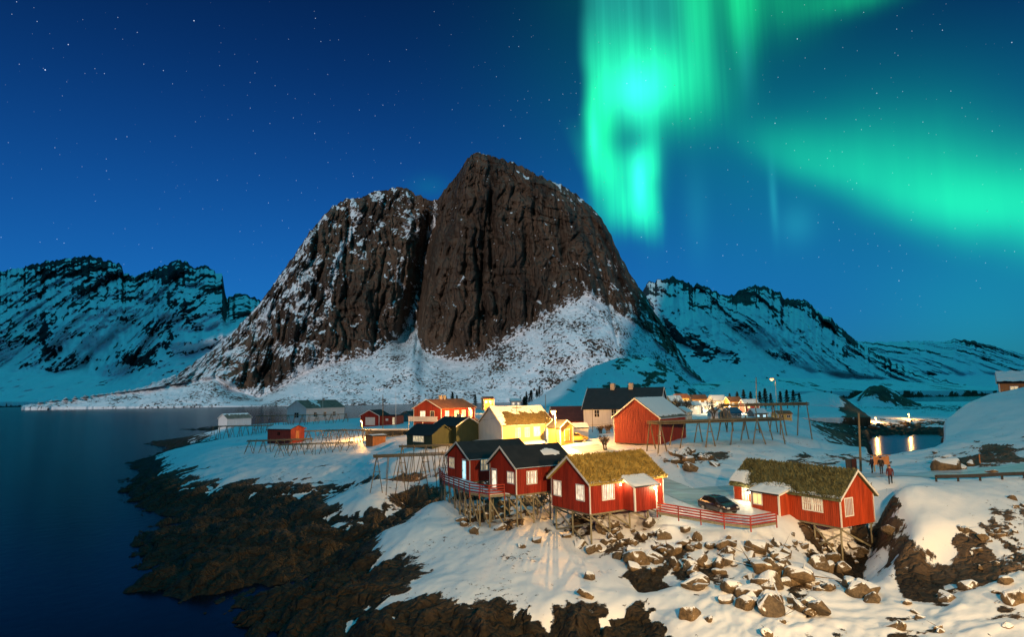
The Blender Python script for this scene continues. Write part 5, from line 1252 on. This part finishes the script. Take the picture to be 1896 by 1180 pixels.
scatter([(1330, 1000), (1440, 1000), (1540, 1030), (1600, 1100), (1540, 1140), (1380, 1120), (1310, 1060)], 42, 0.26, 0.70, "brown stone in the snowy rubble below the right cabin", "rubble below the right cabin")
scatter([(1130, 985), (1250, 990), (1420, 1000), (1600, 1060), (1620, 1120), (1500, 1150), (1330, 1120), (1240, 1075), (1150, 1040)], 40, 0.55, 0.95, "large snow-capped brown boulder in the bank below the cabins", "large boulders below the cabins", 0.3)
scatter([(1250, 1110), (1500, 1140), (1700, 1100), (1890, 1070), (1890, 1175), (1300, 1178)], 18, 0.25, 0.8, "half-buried boulder in the snow along the lower right of the picture", "half-buried boulders at the lower right", 0.42)
scatter([(1460, 985), (1570, 1000), (1620, 1030), (1560, 1060), (1480, 1030)], 20, 0.2, 0.5, "stone packed under the right cabin's floor", "stones under the right cabin")
scatter([(840, 945), (900, 930), (1010, 935), (1000, 960), (930, 985), (860, 975)], 16, 0.22, 0.55, "grey-green stone among the stilts of the deck", "stones under the deck")
scatter([(1030, 985), (1100, 955), (1150, 965), (1150, 1010), (1080, 1030)], 20, 0.22, 0.5, "brown stone among the stilts of the near cabin", "stones under the near cabin")
scatter([(1235, 840), (1300, 835), (1350, 850), (1340, 868), (1260, 872)], 14, 0.5, 1.2, "dark rock in the bank behind the parking place", "rocks in the bank behind the parking place")
scatter([(1770, 940), (1896, 920), (1896, 1060), (1790, 1060)], 22, 0.16, 0.45, "small dark stone poking from the snow at the right edge", "stones at the right edge")
scatter([(1600, 786), (1690, 780), (1700, 796), (1610, 803)], 12, 0.5, 1.3, "orange-lit rock on the far shore of the bay", "rocks on the far bay shore")
scatter([(1730, 840), (1800, 850), (1850, 875), (1750, 880)], 9, 0.5, 1.3, "dark rock at the foot of the snow mound behind the road", "rocks behind the road")

# ------------------------------------------------------------------ trees
BARK = paint("birch_bark", (0.16, 0.12, 0.08), 0.4, 0.8, 6.0)
NEEDLE = paint("spruce_needles", (0.030, 0.042, 0.020), 0.4, 0.9, 3.0, (1, 1, 1))
TWIG = paint("bare_twigs", (0.15, 0.10, 0.055), 0.4, 0.9, 3.0, (1, 1, 1))
def bare_tree(label, px, py, Y, h, spread, seed, name="bare_tree", group=None, stems=1, twig=0.02):
    r = random.Random(seed); p = unp(px, py, Y=Y); p.z = gz(p.x, p.y) - 0.1 if p.y < 500 else p.z
    o = thing(name, label, "tree", p, 0, group); tr, cr = MB(), MB()
    def grow(a, d, l, rad, lev):
        q = a + d * l; (tr if lev == 0 else cr).tube(a, q, rad, rad * 0.65, 5 if lev < 2 else 3, cap=False)
        if lev >= 4: return
        for k in range(4 if lev else 5):
            t = r.uniform(.45, 1.0); nd = (d + Vector((r.gauss(0, .5), r.gauss(0, .5), r.gauss(.12, .3))) * spread).normalized()
            grow(a + d * (l * t), nd, l * r.uniform(.5, .75), max(rad * 0.5, twig * 0.5), lev + 1)
    for i in range(stems): grow(Vector((r.gauss(0, .15), r.gauss(0, .15), 0)), Vector((r.gauss(0, .12), r.gauss(0, .12), 1)).normalized(), h * 0.36, h * 0.022 + twig, 0)
    tr.build("trunk", BARK, o); cr.build("crown", TWIG, o)
def conifer(label, px, py, Y, h, seed, group=None, mat=NEEDLE):
    r = random.Random(seed); p = unp(px, py, Y=Y); o = thing("conifer", label, "tree", p, 0, group)
    MB().tube((0, 0, -1), (0, 0, h), h * .03, h * .005, 6).build("trunk", BARK, o)
    v, f = [], []
    for i in range(900):
        t = r.random() ** 0.75; z = h * (0.06 + 0.94 * t); R = h * 0.36 * (1 - t) * (0.65 + 0.35 * math.sin(t * 40)) + 0.03
        a = r.uniform(0, 6.283); rr = R * r.uniform(.35, 1.1); c = Vector((math.cos(a) * rr, math.sin(a) * rr, z - rr * 0.25)); s_ = h * 0.045 * r.uniform(.6, 1.4)
        d1 = Vector((math.cos(a), math.sin(a), -0.45)) * s_; d2 = Vector((-math.sin(a), math.cos(a), r.uniform(-.3, .3))) * s_ * 0.6; k = len(v)
        v += [c - d2, c + d2, c + d1 * 1.6]; f.append((k, k + 1, k + 2))
    me = bpy.data.meshes.new("crown"); me.from_pydata([tuple(q) for q in v], [], f); me.materials.append(mat); link(bpy.data.objects.new("crown", me), o)
    return o
bare_tree("bare yellow-lit birch behind the white house gable", 1252, 752, 160, 7.5, 1.0, 1, stems=3, twig=0.03)
bare_tree("wide bare birch right of the white house, lit from below", 1268, 752, 165, 6.5, 1.1, 2, stems=3, twig=0.03)
bare_tree("dark bare tree standing before the ochre house", 1322, 778, 140, 6.5, 1.0, 3, stems=2, twig=0.03)
bare_tree("leafless bush in front of the white house wall", 1112, 797, 118, 2.2, 1.4, 4, "bare_bush", stems=5)
bare_tree("second leafless bush before the white house wall, nearer the barn", 1126, 796, 118, 2.4, 1.4, 5, "bare_bush", stems=5)
bare_tree("thin leafless bush on the blue snow bank below the white house", 1122, 838, 95, 3.2, 1.1, 6, "bare_bush", stems=4, twig=0.015)
bare_tree("orange-lit bare bush beside the orange-roofed house", 881, 786, 140, 3.5, 1.2, 7, "bare_bush", stems=5, twig=0.03)
bare_tree("bare bush at the corner of the orange-roofed house, nearer the yellow house", 893, 788, 136, 2.8, 1.2, 8, "bare_bush", stems=5, twig=0.03)
row = []
for i, (px, py, h) in enumerate([(1352, 752, 4.2), (1366, 752, 4.8), (1378, 752, 5.6), (1391, 752, 5.0), (1408, 752, 5.2), (1418, 753, 6.4), (1428, 753, 4.8), (1446, 752, 5.4), (1458, 752, 6.0), (1470, 750, 5.6), (1481, 750, 4.6)]):
    row.append(conifer("dark spruce in the row between the snow knolls", px, py, 215 + i * 3, h, 30 + i, "spruces between the snow knolls"))
number_off(row); row = []
for i, (px, py, h) in enumerate([(838, 752, 6.5), (846, 752, 5.0), (880, 752, 5.5), (826, 753, 4.6)]):
    row.append(conifer("small dark spruce below the scree, behind the orange-roofed house", px, py, 300, h, 60 + i, "spruces below the scree"))
number_off(row); row = []
rt = random.Random(9)
for i in range(26):
    t = rt.random(); px = 960 + 46 * t + rt.gauss(0, 4); py = 753 - 34 * t + rt.uniform(0, 9)
    row.append(conifer("small brown-green tree in the clump climbing the foothill edge", px, py, 560 + 60 * t, rt.uniform(4.5, 9.0), 80 + i, "trees climbing the foothill edge"))
number_off(row)

# ------------------------------------------------------------------ cars
GLASS = DARK
def car(label, p, rz, paintmat, s=1.0):
    o = thing("parked_car", label, "car", p, rz)
    W2 = 0.86
    prof = [(-2.05, .35), (-2.08, .75), (-1.98, 1.02), (-1.6, 1.12), (-1.25, 1.48), (-0.55, 1.56), (0.25, 1.52), (1.0, 1.06), (1.75, .90), (2.02, .72), (2.05, .40), (1.7, .28), (-1.7, .28)]
    def ins(z): return 0.0 if z < 0.95 else 0.17 * (z - 0.95) / 0.6
    n = len(prof); v = [(x, -(W2 - ins(z)), z) for x, z in prof] + [(x, W2 - ins(z), z) for x, z in prof]
    bm = bmesh.new(); bv = [bm.verts.new(q) for q in v]
    bm.faces.new(bv[:n][::-1]); bm.faces.new(bv[n:])
    for k in range(n): bm.faces.new([bv[k], bv[(k + 1) % n], bv[n + (k + 1) % n], bv[n + k]])
    bmesh.ops.bevel(bm, geom=list(bm.edges), offset=0.07, segments=2, affect="EDGES", profile=0.5)
    bmesh.ops.recalc_face_normals(bm, faces=bm.faces)
    me = bpy.data.meshes.new("body"); bm.to_mesh(me); bm.free(); me.materials.append(paintmat)
    me.polygons.foreach_set("use_smooth", [True] * len(me.polygons)); link(bpy.data.objects.new("body", me), o)
    for sg in (-1, 1):
        for xs in ([(-1.5, 1.08), (-1.2, 1.40), (-0.62, 1.47), (-0.62, 1.05)], [(-0.54, 1.05), (-0.54, 1.47), (0.2, 1.43), (0.78, 1.05)]):
            MB().prism([(x, sg * (W2 - ins(z) + .004), z) for x, z in xs], (0, sg * 0.012, 0)).build("side_window", GLASS, o)
        MB().box(1.9, 2.07, min(sg * .45, sg * .78), max(sg * .45, sg * .78), .62, .76).build("headlight", PALE, o)
        MB().box(-2.1, -1.98, min(sg * .5, sg * .8), max(sg * .5, sg * .8), .75, .98).build("tail_light", BULBR if False else REDROOF, o)
        MB().box(0.62, 0.78, min(sg * .86, sg * 1.02), max(sg * .86, sg * 1.02), 1.02, 1.14).build("mirror", paintmat, o)
        for x in (-1.28, 1.28):
            ty = MB().tube((x, sg * .70, .32), (x, sg * .90, .32), .33, None, 16).build("tyre", DARKM, o, False)
            MB().tube((x, sg * .88, .32), (x, sg * .915, .32), .20, None, 12).build("rim", METAL, ty)
    MB().prism([(0.36, -.62, 1.47), (0.98, -.70, 1.09), (0.98, .70, 1.09), (0.36, .62, 1.47)], (0.02, 0, 0.03)).build("windscreen", GLASS, o)
    MB().prism([(-1.30, -.6, 1.46), (-1.62, -.68, 1.14), (-1.62, .68, 1.14), (-1.30, .6, 1.46)], (-0.02, 0, 0.03)).build("rear_window", GLASS, o)
    MB().prism([(-1.0, -.42, 1.545), (-0.1, -.42, 1.555), (-0.1, .42, 1.555), (-1.0, .42, 1.545)], (0, 0, 0.03)).build("roof_glass", GLASS, o)
    return o
m, nt, b = new_mat("dark_car_paint"); CARP = m
b.inputs["Base Color"].default_value = (0.035, 0.022, 0.022, 1); b.inputs["Roughness"].default_value = 0.25; b.inputs["Coat Weight"].default_value = 0.6; b.inputs["Metallic"].default_value = 0.3
m, nt, b = new_mat("yellow_car_paint"); CARY = m
b.inputs["Base Color"].default_value = (0.45, 0.30, 0.06, 1); b.inputs["Roughness"].default_value = 0.35
car("dark hatchback parked by the turf-roofed cabin, nose towards the fence", Vector((18.9, 60.9, gz(18.9, 60.9) + 0.02)), math.radians(-64), CARP).scale = (0.92, 0.92, 0.92)
p = ground_at(1065, 820); car("small yellow-lit car parked beside the ochre shed", p + Vector((0, 0, .02)), math.radians(20), CARY)

# ------------------------------------------------------------------ people on the road
def person(label, px, py, Y, h, yaw, coat, trousers, step=0.12, arms=(0.1, 0.1)):
    b_ = unp(px, py, Y=Y); z0 = gz(b_.x, b_.y)
    k = h / 1.75
    V = [(0, 0, .95), (0, 0, 1.18), (0, .01, 1.42), (0, .02, 1.52), (0, .05, 1.66), (0, .055, 1.74)]
    R = [.15, .155, .17, .065, .10, .075]; E_ = [(0, 1), (1, 2), (2, 3), (3, 4), (4, 5)]
    for sg in (-1, 1):
        a = len(V); st = step * sg
        V += [(.10 * sg, 0, .88), (.11 * sg, st * .6, .50), (.11 * sg, st, .09), (.12 * sg, st + .14, .045)]; R += [.095, .07, .055, .045]; E_ += [(0, a), (a, a + 1), (a + 1, a + 2), (a + 2, a + 3)]
        a = len(V); am = arms[0 if sg < 0 else 1]
        V += [(.21 * sg, 0, 1.40), (.27 * sg, -.02, 1.12), (.26 * sg, am, .90), (.25 * sg, am + .03, .82)]; R += [.075, .058, .045, .04]; E_ += [(2, a), (a, a + 1), (a + 1, a + 2), (a + 2, a + 3)]
        hb = len(V)
        for j, (ox, oy, l) in enumerate(((-.02, .02, .07), (0, .025, .085), (.015, .02, .08), (.03, .01, .065), (-.03, .045, .05))):
            V += [(V[hb - 1][0] + ox * sg, V[hb - 1][1] + oy, V[hb - 1][2] - l)]; R += [.011]; E_ += [(hb - 1, hb + j)]
    me = bpy.data.meshes.new("person"); me.from_pydata([tuple(c * k for c in q) for q in V], E_, [])
    tmp = bpy.data.objects.new("tmp", me); COL.objects.link(tmp)
    md = tmp.modifiers.new("s", "SKIN")
    for i, sv in enumerate(me.skin_vertices[0].data): sv.radius = (R[i] * k, R[i] * k); sv.use_root = (i == 0)
    tmp.modifiers.new("u", "SUBSURF").levels = 1
    dg = bpy.context.evaluated_depsgraph_get(); body = bpy.data.meshes.new_from_object(tmp.evaluated_get(dg))
    bpy.data.objects.remove(tmp)
    body.name = "person"; body.materials.clear()
    for mt in (trousers, coat, SKIN): body.materials.append(mt)
    for pl in body.polygons:
        z = pl.center.z / k; pl.material_index = 0 if z < 0.84 and abs(pl.center.x) < .2 * k else (2 if z > 1.5 or (z < .86 and abs(pl.center.x) > .2 * k) else 1); pl.use_smooth = True
    o = bpy.data.objects.new("person", body); COL.objects.link(o); o.location = (b_.x, b_.y, z0); o.rotation_euler = (0, 0, yaw)
    tag(o, label, "person", None)
    hat = MB().lathe([(.105, 1.64), (.112, 1.70), (.09, 1.77), (.03, 1.81)], 10, (0, .04, 0)); hat.v = [tuple(c * k for c in q) for q in hat.v]
    hat.build("hat", coat, o, True)
    return o
SKIN = paint("skin", (0.45, 0.27, 0.20), 0.05); COAT1 = paint("navy_coat", (0.015, 0.02, 0.04), 0.2); COAT2 = paint("black_coat", (0.012, 0.012, 0.014), 0.2); COAT3 = paint("maroon_coat", (0.10, 0.02, 0.025), 0.2); TROU = paint("dark_trousers", (0.015, 0.015, 0.02), 0.2)
person("person in dark blue coat standing farthest left on the road", 1616, 884, 70, 1.72, 0.4, COAT1, TROU)
person("person in black coat standing between the two others on the road", 1633, 885, 68, 1.76, -0.3, COAT2, TROU, 0.15)
person("person in maroon coat walking nearest on the road", 1649, 893, 62.5, 1.78, 2.6, COAT3, TROU, 0.2, (0.2, -0.1))

# ------------------------------------------------------------------ packed snow road
m, nt, b = new_mat("packed_snow_road"); M_ROAD = m
n = tex_noise(nt, scaled(nt, worldpos(nt), (0.25, 1.4, 1)), 1.0, 5.0, 0.6)
nt.links.new(ramp(nt, n, [(0.3, (0.30, 0.33, 0.34)), (0.5, (0.50, 0.54, 0.56)), (0.7, (0.68, 0.72, 0.75))]), b.inputs["Base Color"]); b.inputs["Roughness"].default_value = 0.35
bump(nt, b, n, 0.5, 0.05)
def road(label, pts, w):
    P = [Vector(q) for q in pts]; fine = []
    for i in range(len(P) - 1):
        for k in range(12): fine.append(P[i].lerp(P[i + 1], k / 12.0))
    fine.append(P[-1]); rows = []
    for i, q in enumerate(fine):
        d = (fine[min(i + 1, len(fine) - 1)] - fine[max(i - 1, 0)]).normalized(); n_ = Vector((-d.y, d.x, 0)); row = []
        for k in range(9):
            c = q + n_ * (w * (k / 8.0 - 0.5)); row.append((c.x, c.y, gz(c.x, c.y) + 0.035))
        rows.append(row)
    tag(link(bpy.data.objects.new("road", grid_mesh("road", np.array(rows), M_ROAD))), label, kind="structure")
road("packed snow road behind the turf-roofed cabins", [(17.5, 67, 0), (21, 69.5, 0), (26, 71, 0), (32, 69.5, 0), (38, 67, 0), (46, 66, 0), (58, 66, 0), (70, 67, 0)], 5.0)
road("icy parking place and lane up to the village", [(19.5, 62.5, 0), (18.5, 67, 0), (16.5, 74, 0), (14.5, 82, 0), (13, 92, 0), (11, 102, 0)], 4.5)

# ------------------------------------------------------------------ small things by the road
p = unp(1634, 884, Y=73); p.z = gz(p.x, p.y)
nb = thing("notice_board", "orange-brown timber notice board behind the people on the road", "board", p, 0.1)
MB().box(-.95, .95, -.04, .04, 0.75, 1.65).build("panel", ORANGEWOOD, nb)
for x in (-.8, .8): MB().box(x - .06, x + .06, .045, .16, -.3, 1.75).build("post", POST, nb)
MB().box(-1.05, 1.05, -.2, .3, 1.75, 1.82).build("board_roof", ORANGEWOOD, nb)
for px, mat, lab in ((1573, DARKM, "dark utility box behind the right turf roof"), (1582, REDROOF, "rust-brown utility box behind the right turf roof")):
    p = unp(px, 880, Y=78); p.z = gz(p.x, p.y); u = thing("utility_box", lab, "utility box", p)
    MB().box(-.28, .28, -.2, .2, -.3, 1.15).build("cabinet", mat, u); MB().box(-.32, .32, -.24, .24, 1.15, 1.22).build("lid", mat, u)
p = unp(1836, 838, Y=92); p.z = gz(p.x, p.y) - 0.1; s_ = thing("road_marker", "striped white and yellow marker board on the snow mound", "sign", p)
t = unp(1836, 815, Y=92).z - p.z
MB().box(-.05, .05, -.05, .05, -.3, t + .05).build("post", METAL, s_)
for i in range(5): MB().box(-.62, .62, -.10, -.055, t - .28 * (i + 1) + .02, t - .28 * i).build("stripe", WHITE if i % 2 == 0 else YELLOW, s_)
p = unp(1817, 882, Y=72); p.z = gz(p.x, p.y) - .2; s_ = thing("marker_post", "short red-brown snow marker post by the road", "post", p); MB().tube((0, 0, 0), (0, 0, 1.2), .06, .05, 8).build("shaft", ORANGEWOOD, s_)
go = unp(1735, 905, Y=62); go.z = gz(go.x, go.y)
gr = thing("guard_rail", "dark low guard rail along the road edge at right", "guard rail", go)
for i in range(9):
    q = Vector((i * 2.0, -.12 * i, 0)); z = gz(go.x + q.x, go.y + q.y) - go.z
    MB().box(q.x - .07, q.x + .07, q.y - .07, q.y + .07, z - .3, z + .62).build("post", DARKM, gr)
    if i: MB().bar((pq.x, pq.y - .1, pz + .5), (q.x, q.y - .1, z + .5), .06, .32).build("beam", DARKM, gr)
    pq, pz = q, z
# overhead cables of the village
def cable(label, a, b_, sag):
    mb = MB(); n = 14; pr = None
    for i in range(n + 1):
        t = i / n; q = a.lerp(b_, t) - Vector((0, 0, sag * 4 * t * (1 - t)))
        if pr is not None: mb.tube(pr, q, 0.018, None, 4, cap=False)
        pr = q
    tag(mb.build("overhead_cable", DARKM), label, "cable")
cable("sagging cable between the two thin poles by the yellow house", unp(957, 755, Y=98), unp(1010, 755, Y=98), 0.9)
cable("cable from the right thin pole to the barn", unp(1010, 773, Y=98), unp(1140, 782, Y=92), 0.8)
cable("cable from the left thin pole over the dark green house", unp(957, 757, Y=98), unp(860, 776, Y=100), 0.8)
